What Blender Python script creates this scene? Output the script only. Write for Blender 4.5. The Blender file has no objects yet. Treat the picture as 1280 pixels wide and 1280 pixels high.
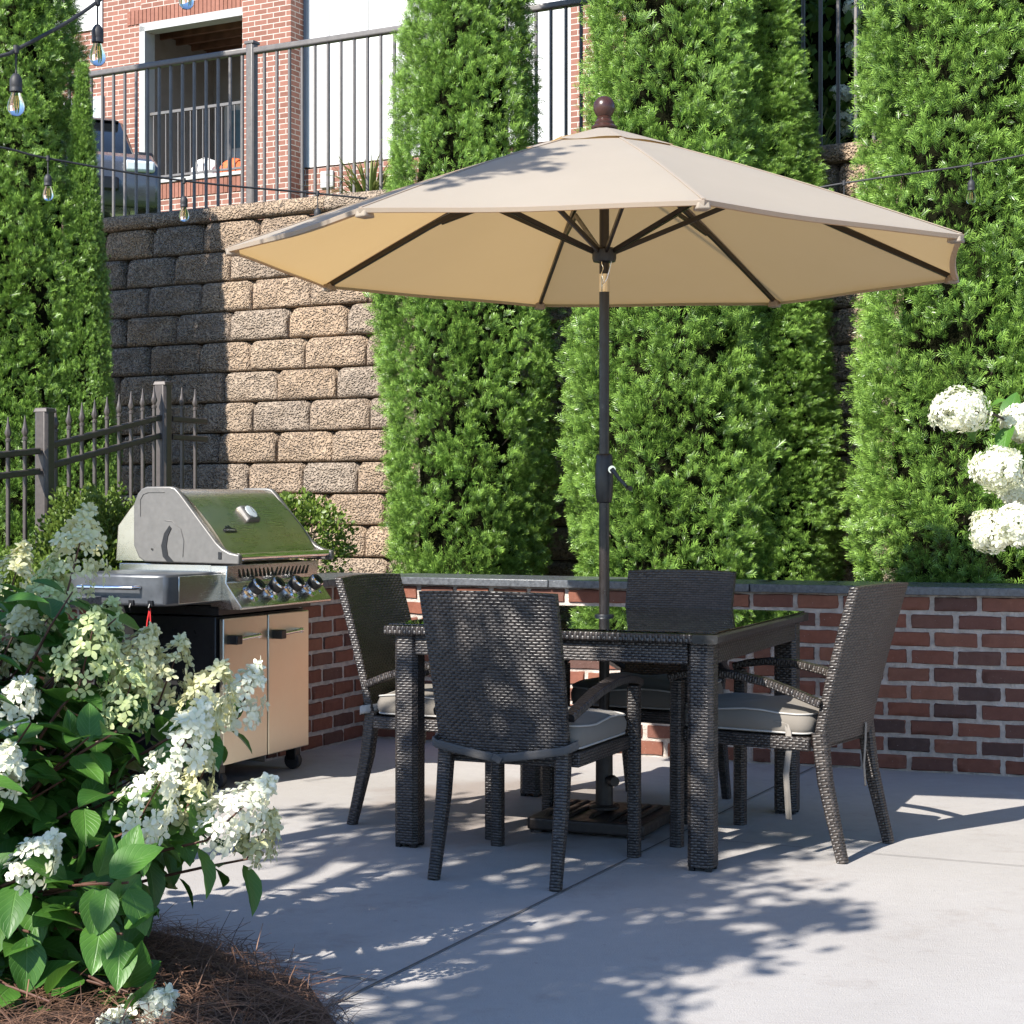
import bpy, math, random
import numpy as np
from mathutils import Vector, Matrix
random.seed(7); rng = np.random.default_rng(7)
R = math.radians
SC = bpy.context.scene
COL = SC.collection
# ------------------------------------------------------------------ camera, sky, sun, exposure
EYE = 1.165; FPX = 2200.0; HY = 632.0
cam = bpy.data.objects.new('camera', bpy.data.cameras.new('camera')); COL.objects.link(cam)
cam.location = (0, 0, EYE); cam.rotation_euler = (R(90), 0, 0)
cam.data.sensor_width = 36; cam.data.lens = FPX/1280*36; cam.data.shift_y = -8/1280
cam.data.clip_end = 500; cam.data.clip_start = 0.05
SC.camera = cam
SUN_EL, SUN_DIR = 39.0, Vector((.67, .742, 0)).normalized()     # SUN_DIR: the way the shadows run
w = bpy.data.worlds.new('World'); SC.world = w; w.use_nodes = True
wn = w.node_tree; bg = wn.nodes['Background']
sky = wn.nodes.new('ShaderNodeTexSky'); sky.sky_type = 'NISHITA'; sky.sun_disc = False
sky.sun_elevation = R(SUN_EL); sky.sun_rotation = math.atan2(-SUN_DIR.x, -SUN_DIR.y)
wn.links.new(sky.outputs[0], bg.inputs[0]); bg.inputs[1].default_value = .122; sky.ozone_density = 6.0; sky.dust_density = .3
sl = bpy.data.lights.new('sun', 'SUN'); sl.energy = 5.0; sl.angle = R(.42); sl.color = (1, .95, .87)
so = bpy.data.objects.new('sun', sl); COL.objects.link(so)
ld = Vector((SUN_DIR.x*math.cos(R(SUN_EL)), SUN_DIR.y*math.cos(R(SUN_EL)), -math.sin(R(SUN_EL))))
so.rotation_euler = ld.to_track_quat('-Z', 'Y').to_euler(); so.location = (-5, -5, 12)
SC.view_settings.view_transform = 'Standard'; SC.view_settings.look = 'None'
SC.view_settings.exposure = 1.10; SC.view_settings.gamma = 1
SC.render.engine = 'CYCLES'
SC.cycles.max_bounces = 8; SC.cycles.transparent_max_bounces = 16; SC.cycles.caustics_reflective = False; SC.cycles.caustics_refractive = False

def G(px, py, z=0.0):                       # a spot on the level z, from where it is seen
    d = FPX*(EYE-z)/(py-HY); return Vector(((px-640)/FPX*d, d, z))
def P(px, py, d): return Vector(((px-640)/FPX*d, d, EYE-(py-HY)/FPX*d))

# ------------------------------------------------------------------ materials
class NT:
    def __init__(s, name):
        s.m = bpy.data.materials.new(name); s.m.use_nodes = True; s.t = s.m.node_tree; s.b = s.t.nodes['Principled BSDF']
        s.out = s.t.nodes['Material Output']
    def n(s, typ, **kw):
        x = s.t.nodes.new(typ)
        for k, v in kw.items():
            if k[0] == '_': x.inputs[int(k[1:])].default_value = v
            else: setattr(x, k, v)
        return x
    def l(s, a, b): s.t.links.new(a, b)
    def math(s, op, a, b=None, c=None, clamp=False):
        x = s.t.nodes.new('ShaderNodeMath'); x.operation = op; x.use_clamp = clamp
        for i, v in enumerate((a, b, c)):
            if v is None: continue
            if isinstance(v, (int, float)): x.inputs[i].default_value = v
            else: s.l(v, x.inputs[i])
        return x.outputs[0]
    def mix(s, fac, a, b, blend='MIX'):
        x = s.t.nodes.new('ShaderNodeMix'); x.data_type = 'RGBA'; x.blend_type = blend
        for i, v in ((0, fac), (6, a), (7, b)):
            if isinstance(v, (int, float)): x.inputs[i].default_value = v
            elif isinstance(v, tuple): x.inputs[i].default_value = v+(1,) if len(v) == 3 else v
            else: s.l(v, x.inputs[i])
        return x.outputs[2]
    def coord(s, kind='Object'): return s.n('ShaderNodeTexCoord').outputs[kind]
    def noise(s, vec, scale, detail=4, rough=.55, out=0):
        x = s.n('ShaderNodeTexNoise'); s.l(vec, x.inputs['Vector'])
        x.inputs['Scale'].default_value = scale; x.inputs['Detail'].default_value = detail; x.inputs['Roughness'].default_value = rough
        return x.outputs[out]
    def ramp(s, v, lo, hi, a=0., b=1.):
        x = s.n('ShaderNodeMapRange'); s.l(v, x.inputs[0])
        for i, q in enumerate((lo, hi, a, b)): x.inputs[i+1].default_value = q
        return x.outputs[0]
    def bump(s, h, strength, dist, normal=None):
        x = s.n('ShaderNodeBump'); x.inputs['Strength'].default_value = strength; x.inputs['Distance'].default_value = dist
        s.l(h, x.inputs['Height'])
        if normal: s.l(normal, x.inputs['Normal'])
        s.l(x.outputs[0], s.b.inputs['Normal']); return x.outputs[0]
    def set(s, **kw):
        for k, v in kw.items():
            k = {'color': 'Base Color', 'rough': 'Roughness', 'metal': 'Metallic', 'spec': 'Specular IOR Level', 'trans': 'Transmission Weight', 'ior': 'IOR', 'coat': 'Coat Weight', 'sheen': 'Sheen Weight'}[k]
            i = s.b.inputs[k]
            if isinstance(v, tuple): i.default_value = v+(1,) if len(v) == 3 else v
            elif isinstance(v, (int, float)): i.default_value = v
            else: s.l(v, i)
        return s

def plain(name, c, rough=.5, metal=0, nscale=30, var=.25, bump=.1, bd=.002, **kw):
    m = NT(name); co = m.coord(); nz = m.noise(co, nscale)
    k = tuple(x*(1-var) for x in c); k2 = tuple(min(1, x*(1+var)) for x in c)
    m.set(color=m.mix(m.ramp(nz, .3, .7), k, k2), metal=metal, **kw)
    m.set(rough=m.ramp(m.noise(co, nscale*.6), .3, .7, max(0, rough-.08), min(1, rough+.1)))
    if bump: m.bump(m.noise(co, nscale*4), bump, bd)
    return m.m

def mat_wicker():
    m = NT('wicker'); sep = m.n('ShaderNodeSeparateXYZ'); m.l(m.coord('UV'), sep.inputs[0])
    wob = m.math('MULTIPLY', m.math('SUBTRACT', m.noise(m.coord(), 12), .5), .004)
    v = m.math('DIVIDE', m.math('ADD', sep.outputs[1], wob), .0092); row = m.math('FLOOR', v); fv = m.math('SUBTRACT', v, row)
    odd = m.math('MULTIPLY', m.math('MODULO', m.math('ABSOLUTE', row), 2.0), .5)
    u = m.math('ADD', m.math('DIVIDE', sep.outputs[0], .023), odd); cell = m.math('FLOOR', u); fu = m.math('SUBTRACT', u, cell)
    hv = m.math('SUBTRACT', 1.0, m.math('POWER', m.math('ABSOLUTE', m.math('SUBTRACT', m.math('MULTIPLY', fv, 2.0), 1.0)), 2.5))
    hu = m.math('POWER', m.math('SINE', m.math('MULTIPLY', fu, math.pi)), .7)
    h = m.math('MULTIPLY', hv, m.math('ADD', m.math('MULTIPLY', hu, .95), .05))
    wn_ = m.n('ShaderNodeTexWhiteNoise', noise_dimensions='2D'); cb = m.n('ShaderNodeCombineXYZ'); m.l(cell, cb.inputs[0]); m.l(row, cb.inputs[1]); m.l(cb.outputs[0], wn_.inputs['Vector'])
    c1 = m.mix(wn_.outputs[0], (.020, .016, .015), (.066, .054, .047))
    m.set(color=m.mix(m.ramp(h, .05, .5), (.004, .0035, .003), c1), rough=m.ramp(wn_.outputs[0], 0, 1, .32, .46), spec=.6)  # grooves between strands painted near black to deepen their shade
    m.bump(h, 1.0, .0024)
    return m.m

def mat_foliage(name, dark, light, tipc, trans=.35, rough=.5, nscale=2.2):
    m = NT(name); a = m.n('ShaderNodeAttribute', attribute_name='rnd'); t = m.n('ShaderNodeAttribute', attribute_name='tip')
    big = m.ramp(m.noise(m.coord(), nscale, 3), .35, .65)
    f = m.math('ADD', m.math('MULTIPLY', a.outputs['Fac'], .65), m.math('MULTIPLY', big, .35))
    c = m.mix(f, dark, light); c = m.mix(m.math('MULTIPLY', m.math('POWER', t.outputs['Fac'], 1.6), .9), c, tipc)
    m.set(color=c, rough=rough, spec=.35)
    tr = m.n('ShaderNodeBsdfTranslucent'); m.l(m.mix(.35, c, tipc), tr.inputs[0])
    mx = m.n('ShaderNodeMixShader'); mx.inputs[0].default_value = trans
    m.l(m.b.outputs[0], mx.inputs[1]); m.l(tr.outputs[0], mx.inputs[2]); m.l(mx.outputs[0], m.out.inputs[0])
    return m.m

def mat_leaf(name, dark, light, vein):
    m = NT(name); a = m.n('ShaderNodeAttribute', attribute_name='rnd'); sep = m.n('ShaderNodeSeparateXYZ'); m.l(m.coord('UV'), sep.inputs[0])
    ax = m.math('ABSOLUTE', m.math('SUBTRACT', sep.outputs[0], .5))
    mid = m.ramp(ax, 0, .03, 1, 0)
    side = m.math('SINE', m.math('MULTIPLY', m.math('SUBTRACT', sep.outputs[1], m.math('MULTIPLY', ax, .8)), 48.0))
    sv = m.ramp(side, .8, 1, 0, 1)
    veins = m.math('MAXIMUM', mid, m.math('MULTIPLY', sv, .5))
    nz = m.ramp(m.noise(m.coord(), 9, 3), .3, .7)
    c = m.mix(m.math('ADD', m.math('MULTIPLY', a.outputs['Fac'], .7), m.math('MULTIPLY', nz, .3)), dark, light)
    c = m.mix(m.math('MULTIPLY', veins, .45), c, vein)
    m.set(color=c, rough=.42, spec=.45); m.bump(m.math('MULTIPLY', veins, -1.0), .5, .002)
    tr = m.n('ShaderNodeBsdfTranslucent'); m.l(m.mix(.5, c, (.10, .22, .02)), tr.inputs[0])
    mx = m.n('ShaderNodeMixShader'); mx.inputs[0].default_value = .3
    m.l(m.b.outputs[0], mx.inputs[1]); m.l(tr.outputs[0], mx.inputs[2]); m.l(mx.outputs[0], m.out.inputs[0])
    return m.m

def mat_petal(name, a_, b_, tipc):
    m = NT(name); a = m.n('ShaderNodeAttribute', attribute_name='rnd'); t = m.n('ShaderNodeAttribute', attribute_name='tip')
    c = m.mix(a.outputs['Fac'], a_, b_); c = m.mix(m.math('MULTIPLY', t.outputs['Fac'], .5), tipc, c)
    m.set(color=c, rough=.6, spec=.2)
    tr = m.n('ShaderNodeBsdfTranslucent'); m.l(c, tr.inputs[0])
    mx = m.n('ShaderNodeMixShader'); mx.inputs[0].default_value = .35
    m.l(m.b.outputs[0], mx.inputs[1]); m.l(tr.outputs[0], mx.inputs[2]); m.l(mx.outputs[0], m.out.inputs[0])
    return m.m

def mat_island(name, cols, nscale, rough=.9, bump=.6, bd=.006, speck=None, pits=False):
    """stone or brick: one colour for each separate piece, mottled"""
    m = NT(name); g = m.n('ShaderNodeNewGeometry'); rp = m.n('ShaderNodeValToRGB'); m.l(g.outputs['Random Per Island'], rp.inputs[0])
    rp.color_ramp.elements[0].color = cols[0]+(1,); rp.color_ramp.elements[1].color = cols[-1]+(1,)
    for i, c in enumerate(cols[1:-1]): rp.color_ramp.elements.new((i+1)/(len(cols)-1)).color = c+(1,)
    co = m.coord(); nz = m.ramp(m.noise(co, nscale, 6, .65), .3, .72)
    c = m.mix(nz, m.mix(.55, rp.outputs[0], (.5, .45, .42), 'MULTIPLY'), rp.outputs[0])
    st = m.ramp(m.noise(co, 1.7, 5, .7), .45, .75)
    c = m.mix(m.math('MULTIPLY', st, .5), c, (.16, .13, .11) if speck is None else speck)
    m.set(color=c, rough=rough, spec=.25)
    wsp = m.ramp(m.noise(co, 130, 2, .6), .70, .76); c = m.mix(m.math('MULTIPLY', wsp, .5 if not pits else .0), c, (.5, .46, .43))
    if not pits: m.set(color=c)
    hh = m.math('ADD', m.noise(co, nscale*2.4, 8, .7), m.math('MULTIPLY', m.noise(co, nscale*.5, 3), 1.2))
    if pits:
        vo = m.n('ShaderNodeTexVoronoi'); m.l(co, vo.inputs['Vector']); vo.inputs['Scale'].default_value = 75
        pt = m.ramp(m.math('MULTIPLY', vo.outputs[0], m.noise(co, 45, 3)), .05, .30); hh = m.math('ADD', hh, m.math('MULTIPLY', pt, 1.5))
        dk = m.ramp(m.noise(co, 62, 5, .75), .38, .50); c = m.mix(dk, (.17, .135, .11), c); m.set(color=c)
    m.bump(hh, bump, bd); return m.m

def mat_concrete():
    m = NT('concrete'); co = m.coord()
    a = m.ramp(m.noise(co, .8, 6, .65), .3, .7); b = m.ramp(m.noise(co, 14, 6, .7), .3, .7); f = m.ramp(m.noise(co, 220, 3, .6), .35, .7)
    c = m.mix(a, (.36, .34, .322), (.455, .435, .415)); c = m.mix(m.math('MULTIPLY', b, .35), c, (.36, .335, .31))
    c = m.mix(m.math('MULTIPLY', f, .30), c, (.25, .235, .22)); gr_ = m.ramp(m.noise(co, 480, 2, .8), .56, .66); c = m.mix(m.math('MULTIPLY', gr_, .35), c, (.16, .14, .13))
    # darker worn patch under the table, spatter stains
    sep = m.n('ShaderNodeSeparateXYZ'); m.l(co, sep.inputs[0])
    st = m.ramp(m.noise(co, 2.6, 7, .75), .55, .68); c = m.mix(m.math('MULTIPLY', st, .4), c, (.24, .20, .175))
    br = m.n('ShaderNodeMapping'); m.l(co, br.inputs[0]); br.inputs['Rotation'].default_value = (0, 0, R(25)); br.inputs['Scale'].default_value = (1, 34, 1)
    str_ = m.ramp(m.noise(br.outputs[0], 9, 4), .35, .65)
    c = m.mix(m.math('MULTIPLY', str_, .10), c, (.3, .28, .27))
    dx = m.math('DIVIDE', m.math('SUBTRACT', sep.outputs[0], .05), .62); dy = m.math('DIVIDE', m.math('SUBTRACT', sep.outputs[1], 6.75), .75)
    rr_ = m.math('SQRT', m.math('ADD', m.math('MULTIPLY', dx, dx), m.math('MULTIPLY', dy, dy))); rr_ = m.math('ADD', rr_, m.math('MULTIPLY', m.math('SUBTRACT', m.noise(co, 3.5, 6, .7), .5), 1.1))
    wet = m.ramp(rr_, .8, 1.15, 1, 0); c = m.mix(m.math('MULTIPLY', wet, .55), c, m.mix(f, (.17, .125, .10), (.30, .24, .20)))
    wv = m.n('ShaderNodeVectorMath', operation='ADD'); m.l(co, wv.inputs[0]); sc9 = m.n('ShaderNodeVectorMath', operation='SCALE'); m.l(m.noise(co, 2.2, 6, .7, out=1), sc9.inputs[0]); sc9.inputs['Scale'].default_value = .5; m.l(sc9.outputs[0], wv.inputs[1])
    vc = m.n('ShaderNodeTexVoronoi', feature='DISTANCE_TO_EDGE'); m.l(wv.outputs[0], vc.inputs['Vector']); vc.inputs['Scale'].default_value = .55
    ck = m.math('MULTIPLY', m.ramp(vc.outputs[0], .0, .0035, 1, 0), m.ramp(m.noise(co, 1.1, 3), .52, .62)); c = m.mix(m.math('MULTIPLY', ck, .45), c, (.16, .14, .13))
    sp_ = m.ramp(m.noise(co, 38, 2, .5), .70, .74); c = m.mix(m.math('MULTIPLY', sp_, .3), c, (.15, .13, .12))
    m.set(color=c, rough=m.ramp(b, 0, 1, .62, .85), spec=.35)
    m.bump(m.math('ADD', m.math('MULTIPLY', f, .9), m.math('ADD', b, m.math('MULTIPLY', str_, .5))), .4, .003); return m.m

def mat_steel(name, c=(.62, .60, .56), rough=.22, stretch=(1, 60, 60), var=.06):
    m = NT(name); mp = m.n('ShaderNodeMapping'); m.l(m.coord(), mp.inputs[0]); mp.inputs['Scale'].default_value = stretch
    nz = m.noise(mp.outputs[0], 8, 5, .7); sm = m.noise(m.coord(), 4, 5, .7)
    m.set(color=m.mix(m.ramp(sm, .3, .7), tuple(x*(1-var*2) for x in c), c), metal=1.0)
    m.set(rough=m.math('ADD', m.ramp(nz, .3, .7, rough-.05, rough+.06), m.ramp(sm, .45, .8, 0, .12)))
    m.bump(nz, .06, .001); return m.m

def mat_bldbrick():
    m = NT('building_brick'); bt = m.n('ShaderNodeTexBrick'); m.l(m.coord('UV'), bt.inputs['Vector'])
    bt.inputs['Scale'].default_value = 1; bt.inputs['Brick Width'].default_value = .215; bt.inputs['Row Height'].default_value = .075
    bt.inputs['Mortar Size'].default_value = .007; bt.inputs['Mortar Smooth'].default_value = .2; bt.inputs['Bias'].default_value = 0
    bt.inputs['Color1'].default_value = (.20, .085, .06, 1); bt.inputs['Color2'].default_value = (.29, .13, .095, 1); bt.inputs['Mortar'].default_value = (.50, .44, .39, 1)
    nz = m.noise(m.coord(), 14, 5, .7)
    m.set(color=m.mix(.5, bt.outputs[0], m.mix(m.ramp(nz, .3, .7), (.6, .55, .5), (1, 1, 1)), 'MULTIPLY'), rough=.88)
    m.bump(m.math('SUBTRACT', 1.0, bt.outputs['Fac']), .6, .01); return m.m

def mat_fabric(name, c, trans, tc=None, scale=900, rough=.85, bump=.25):
    m = NT(name); co = m.coord(); nz = m.ramp(m.noise(co, 3, 4), .3, .7)
    cc = m.mix(nz, tuple(x*.93 for x in c), c); fine = m.noise(co, scale, 2)
    cc = m.mix(m.math('MULTIPLY', m.ramp(fine, .3, .7), .12), cc, tuple(x*.6 for x in c))
    m.set(color=cc, rough=rough, spec=.2, sheen=.15)
    m.bump(m.math('ADD', m.math('MULTIPLY', fine, .15), m.noise(co, 7, 3)), bump, .006)
    if trans:
        tr = m.n('ShaderNodeBsdfTranslucent'); tr.inputs[0].default_value = (tc or c)+(1,)
        mx = m.n('ShaderNodeMixShader'); mx.inputs[0].default_value = trans
        m.l(m.b.outputs[0], mx.inputs[1]); m.l(tr.outputs[0], mx.inputs[2]); m.l(mx.outputs[0], m.out.inputs[0])
    return m.m

def mat_glass(name, c=(1, 1, 1), rough=0.0, ior=1.5):
    m = NT(name); m.set(color=c, rough=rough, trans=1.0, ior=ior); return m.m

M = dict(
 wicker=mat_wicker(), concrete=mat_concrete(),
 arbor=mat_foliage('arborvitae_leaf', (.009, .036, .008), (.048, .128, .018), (.31, .50, .09), .13, .34),  # pale tips are new growth; dark bases paint the shade between sprays
 box=mat_foliage('boxwood_leaf', (.05, .10, .012), (.12, .19, .03), (.20, .27, .05), .3, .4),
 treeleaf=mat_foliage('shade_tree_leaf', (.04, .09, .012), (.08, .15, .02), (.09, .16, .03), .2),
 grassleaf=mat_foliage('strap_leaf', (.07, .13, .02), (.16, .22, .05), (.3, .3, .1), .25),
 hleaf=mat_leaf('hydrangea_leaf', (.030, .10, .014), (.10, .24, .035), (.18, .32, .09)),
 petal=mat_petal('petal_cream', (.80, .79, .60), (.88, .87, .78), (.62, .60, .26)),
 petalw=mat_petal('petal_white', (.84, .84, .76), (.92, .92, .91), (.80, .80, .58)),
 petalg=mat_petal('petal_green', (.64, .69, .38), (.80, .82, .60), (.52, .60, .24)),
 bark=plain('bark', (.10, .07, .05), .9, nscale=40, bump=.6, bd=.01),
 redstem=plain('red_stem', (.085, .035, .022), .6, nscale=40),
 core=plain('shade_core', (.009, .010, .005), .98, nscale=20, bump=.8, bd=.02, spec=0.0),  # near black without gloss: painted shade seen through gaps in the foliage
 block=mat_island('split_face_block', [(.50, .375, .265), (.57, .43, .30), (.47, .39, .31), (.60, .44, .30), (.43, .36, .29)], 34, .95, 1.0, .016, (.20, .165, .14), pits=True),
 brick=mat_island('brick_clay', [(.19, .075, .048), (.25, .095, .06), (.20, .082, .055), (.28, .12, .075), (.085, .055, .048), (.15, .07, .052), (.23, .09, .06)], 30, .85, .6, .004, (.12, .05, .04)),
 soldier=mat_island('soldier_clay', [(.22, .095, .065), (.29, .13, .095), (.25, .11, .08)], 30, .85, .5, .004, (.3, .14, .10)),
 mortar=plain('mortar', (.44, .385, .34), .95, nscale=25, bump=.8, bd=.01),
 cap=plain('bluestone_cap', (.085, .09, .098), .28, nscale=60, var=.35, bump=.35, bd=.003),
 soil=plain('bed_soil', (.05, .035, .025), .95, nscale=12, bump=.9, bd=.03),
 mulch=plain('pine_straw_base', (.075, .035, .02), .95, nscale=30, var=.5, bump=1, bd=.03),
 grassg=plain('terrace_turf', (.07, .11, .03), .95, nscale=6, bump=.8, bd=.04),
 bronze=plain('bronze_paint', (.014, .009, .007), .35, 0, nscale=60, var=.15, bump=.05),
 finial=plain('finial_brown', (.045, .018, .013), .28, nscale=50, var=.15, bump=.03),
 base=plain('base_resin', (.035, .026, .021), .5, nscale=80, var=.2, bump=.2),
 canopy=mat_fabric('canopy_cloth', (.44, .385, .315), .38, (.60, .385, .155)),
 cushion=mat_fabric('cushion_cloth', (.185, .165, .140), 0), piping=mat_fabric('piping_cloth', (.42, .40, .37), 0),
 strap=mat_fabric('strap_cloth', (.30, .27, .235), .1), strapg=mat_fabric('strap_grey', (.12, .112, .105), .1),
 steel=mat_steel('brushed_steel'), lid=mat_steel('polished_lid', (.66, .61, .50), .27, (1, 40, 40)), door=mat_steel('door_steel', (.71, .655, .52), .32, (60, 60, 1.5), .05),
 chrome=mat_steel('chrome', (.8, .8, .82), .06, (1, 1, 1), .0),
 cast=plain('cast_grey', (.15, .142, .132), .42, .35, nscale=50, var=.08, bump=.05),
 shelfgrey=plain('shelf_grey', (.085, .09, .098), .34, .4, nscale=20, var=.2, bump=.05),
 black=plain('black_plastic', (.007, .007, .008), .4, nscale=60, bump=.05), rubber=plain('rubber', (.02, .02, .022), .7, nscale=60),
 blackm=plain('black_enamel', (.014, .014, .015), .35, nscale=40, bump=.03),
 iron=plain('fence_paint', (.070, .058, .052), .4, .2, nscale=50, var=.15, bump=.08),
 rail=plain('rail_paint', (.13, .12, .115), .45, .2, nscale=40, var=.1, bump=.05),
 bbrick=mat_bldbrick(), siding=plain('white_siding', (.60, .595, .58), .6, nscale=3, var=.03, bump=.05),
 trim=plain('grey_trim', (.36, .36, .35), .5, nscale=10, var=.05, bump=0), bluetrim=plain('slate_trim', (.16, .19, .23), .5, nscale=10, var=.05, bump=0),
 inner=plain('porch_wall', (.26, .24, .22), .8, nscale=5, var=.1, bump=0), ceil=plain('porch_ceiling', (.17, .085, .05), .8, nscale=5, var=.3, bump=0),
 pane=plain('window_pane', (.16, .25, .30), .06, nscale=3, var=.3, bump=0), blind=plain('window_blind', (.55, .60, .62), .5, nscale=8, var=.05, bump=0),
 carpaint=plain('silver_paint', (.085, .09, .10), .25, .5, nscale=8, var=.05, bump=0, coat=.6), cardark=plain('car_glass', (.01, .012, .014), .05, nscale=4, bump=0),
 orange=plain('orange_cloth', (.62, .13, .04), .8, nscale=20), white=plain('white_paint', (.8, .8, .78), .5, nscale=20, var=.05, bump=0),
 glass=mat_glass('table_glass', (.80, .93, .88), 0.0, 1.62), bulb=mat_glass('bulb_glass', (1, .98, .94), ior=1.25),
 filament=plain('filament', (.7, .5, .15), .3, .8, nscale=50, bump=0), cable=plain('cable', (.02, .02, .022), .6, nscale=60, bump=0),
 joint=plain('joint_grit', (.10, .09, .08), .95, nscale=60), red=plain('red_cord', (.55, .02, .02), .5, nscale=40),
 wood=plain('post_wood', (.16, .10, .06), .8, nscale=12),
)
M['petalw'].name
# needles
m_ = NT('pine_needle'); a_ = m_.n('ShaderNodeAttribute', attribute_name='rnd')
m_.set(color=m_.mix(a_.outputs['Fac'], (.055, .026, .016), (.21, .11, .065)), rough=.7); M['needle'] = m_.m

# ------------------------------------------------------------------ scene helpers
def link(o, parent=None):
    COL.objects.link(o)
    if parent: o.parent = parent
    return o
def tag(o, label, cat=None, group=None, kind=None):
    if label: o['label'] = label
    if cat: o['category'] = cat
    if group: o['group'] = group
    if kind: o['kind'] = kind
    return o
def empty(name, loc=(0, 0, 0), rz=0, label=None, cat=None, group=None):
    o = bpy.data.objects.new(name, None); link(o); o.empty_display_size = .1
    o.location = loc; o.rotation_euler = (0, 0, rz)
    if label: tag(o, label, cat, group)
    return o
def copy_tree(o, parent=None):
    c = o.copy(); COL.objects.link(c); c.parent = parent
    for ch in list(o.children): copy_tree(ch, c)
    return c

class MB:
    """collects shapes, with UVs in metres, into ONE mesh"""
    def __init__(s): s.v = []; s.f = []; s.uv = []
    def quad(s, a, b, c, d, uv=None):
        n = len(s.v); s.v += [tuple(a), tuple(b), tuple(c), tuple(d)]; s.f.append((n, n+1, n+2, n+3))
        if uv is None:
            a, b, d = Vector(a), Vector(b), Vector(d); lu = (b-a).length; lv = (d-a).length; uv = [(0, 0), (lu, 0), (lu, lv), (0, lv)]
        s.uv.append(uv)
    def box(s, c, size, m=None, taper=1.0):
        x, y, z = size[0]/2, size[1]/2, size[2]/2; c = Vector(c)
        pts = [Vector((i*x*(taper if k > 0 else 1), j*y*(taper if k > 0 else 1), k*z)) for k in (-1, 1) for j in (-1, 1) for i in (-1, 1)]
        if m: pts = [m @ p for p in pts]
        n = len(s.v); s.v += [tuple(c+p) for p in pts]
        X, Y, Z = size
        for f, (a, b) in zip([(0, 2, 3, 1), (4, 5, 7, 6), (0, 1, 5, 4), (2, 6, 7, 3), (1, 3, 7, 5), (0, 4, 6, 2)], [(Y, X), (X, Y), (X, Z), (Z, X), (Y, Z), (Z, Y)]):
            s.f.append(tuple(n+i for i in f))
            if f in ((2, 6, 7, 3), (0, 4, 6, 2)): s.uv.append([(0, 0), (0, a), (b, a), (b, 0)])
            else: s.uv.append([(0, 0), (a, 0), (a, b), (0, b)])
        return s
    def bar(s, a, b, wd, ht, up=(0, 0, 1)): return s.sweep([a, b], wd, ht, up)
    def sweep(s, path, wd, ht, up=(0, 0, 1), rnd=0.0, n=4):
        """rectangular (or rounded) section along a path; wd across, ht along 'up'"""
        path = [Vector(p) for p in path]; up = Vector(up); L = 0; rings = []
        wd = wd if isinstance(wd, (list, tuple)) else [wd]*len(path); ht = ht if isinstance(ht, (list, tuple)) else [ht]*len(path)
        for i, p in enumerate(path):
            t = (path[min(i+1, len(path)-1)]-path[max(i-1, 0)]).normalized()
            x = t.cross(up).normalized(); y = x.cross(t).normalized()
            if i: L += (p-path[i-1]).length
            w2, h2 = wd[i]/2, ht[i]/2; r = min(w2, h2)*.35
            prof = [(-w2+r, -h2), (w2-r, -h2), (w2, -h2+r), (w2, h2-r), (w2-r, h2), (-w2+r, h2), (-w2, h2-r), (-w2, -h2+r)]
            rings.append((L, [p+x*a+y*b for a, b in prof], 2*(wd[i]+ht[i])))
        n0 = len(s.v); K = 8
        for _, r, _ in rings: s.v += [tuple(q) for q in r]
        pu = [0]
        for k in range(K): pu.append(pu[-1]+(rings[0][1][(k+1) % K]-rings[0][1][k]).length)
        for i in range(len(rings)-1):
            for k in range(K):
                a = n0+i*K+k; b = n0+i*K+(k+1) % K
                s.f.append((a, b, b+K, a+K)); la, lb = rings[i][0], rings[i+1][0]
                s.uv.append([(pu[k], la), (pu[k+1], la), (pu[k+1], lb), (pu[k], lb)])
        s.f.append(tuple(n0+k for k in range(K-1, -1, -1))); s.uv.append([(0, 0)]*K)
        e = n0+(len(rings)-1)*K; s.f.append(tuple(e+k for k in range(K))); s.uv.append([(0, 0)]*K)
        return s
    def tube(s, path, r, seg=10, caps=True):
        path = [Vector(p) for p in path]; r = r if isinstance(r, (list, tuple)) else [r]*len(path)
        n0 = len(s.v); L = 0; Ls = []; prev = None
        for i, p in enumerate(path):
            t = (path[min(i+1, len(path)-1)]-path[max(i-1, 0)]).normalized()
            if prev is None: x = t.orthogonal().normalized()
            else: x = (prev-t*prev.dot(t)).normalized()
            prev = x; y = t.cross(x)
            if i: L += (p-path[i-1]).length
            Ls.append(L)
            for k in range(seg):
                a = 2*math.pi*k/seg; s.v.append(tuple(p+(x*math.cos(a)+y*math.sin(a))*r[i]))
        for i in range(len(path)-1):
            for k in range(seg):
                a = n0+i*seg+k; b = n0+i*seg+(k+1) % seg; s.f.append((a, b, b+seg, a+seg))
                c = 2*math.pi*max(r[0], .001)/seg; s.uv.append([(k*c, Ls[i]), (k*c+c, Ls[i]), (k*c+c, Ls[i+1]), (k*c, Ls[i+1])])
        if caps:
            s.f.append(tuple(n0+k for k in range(seg-1, -1, -1))); s.uv.append([(0, 0)]*seg)
            e = n0+(len(path)-1)*seg; s.f.append(tuple(e+k for k in range(seg))); s.uv.append([(0, 0)]*seg)
        return s
    def lathe(s, prof, c=(0, 0, 0), seg=24, m=None):
        """prof: list of (radius, z)"""
        c = Vector(c); n0 = len(s.v)
        for r, z in prof:
            for k in range(seg):
                a = 2*math.pi*k/seg; p = Vector((max(r, 1e-4)*math.cos(a), max(r, 1e-4)*math.sin(a), z)); s.v.append(tuple(c+(m @ p if m else p)))
        for i in range(len(prof)-1):
            for k in range(seg):
                a = n0+i*seg+k; b = n0+i*seg+(k+1) % seg; s.f.append((a, b, b+seg, a+seg)); s.uv.append([(k, i), (k+1, i), (k+1, i+1), (k, i+1)])
        return s
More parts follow.
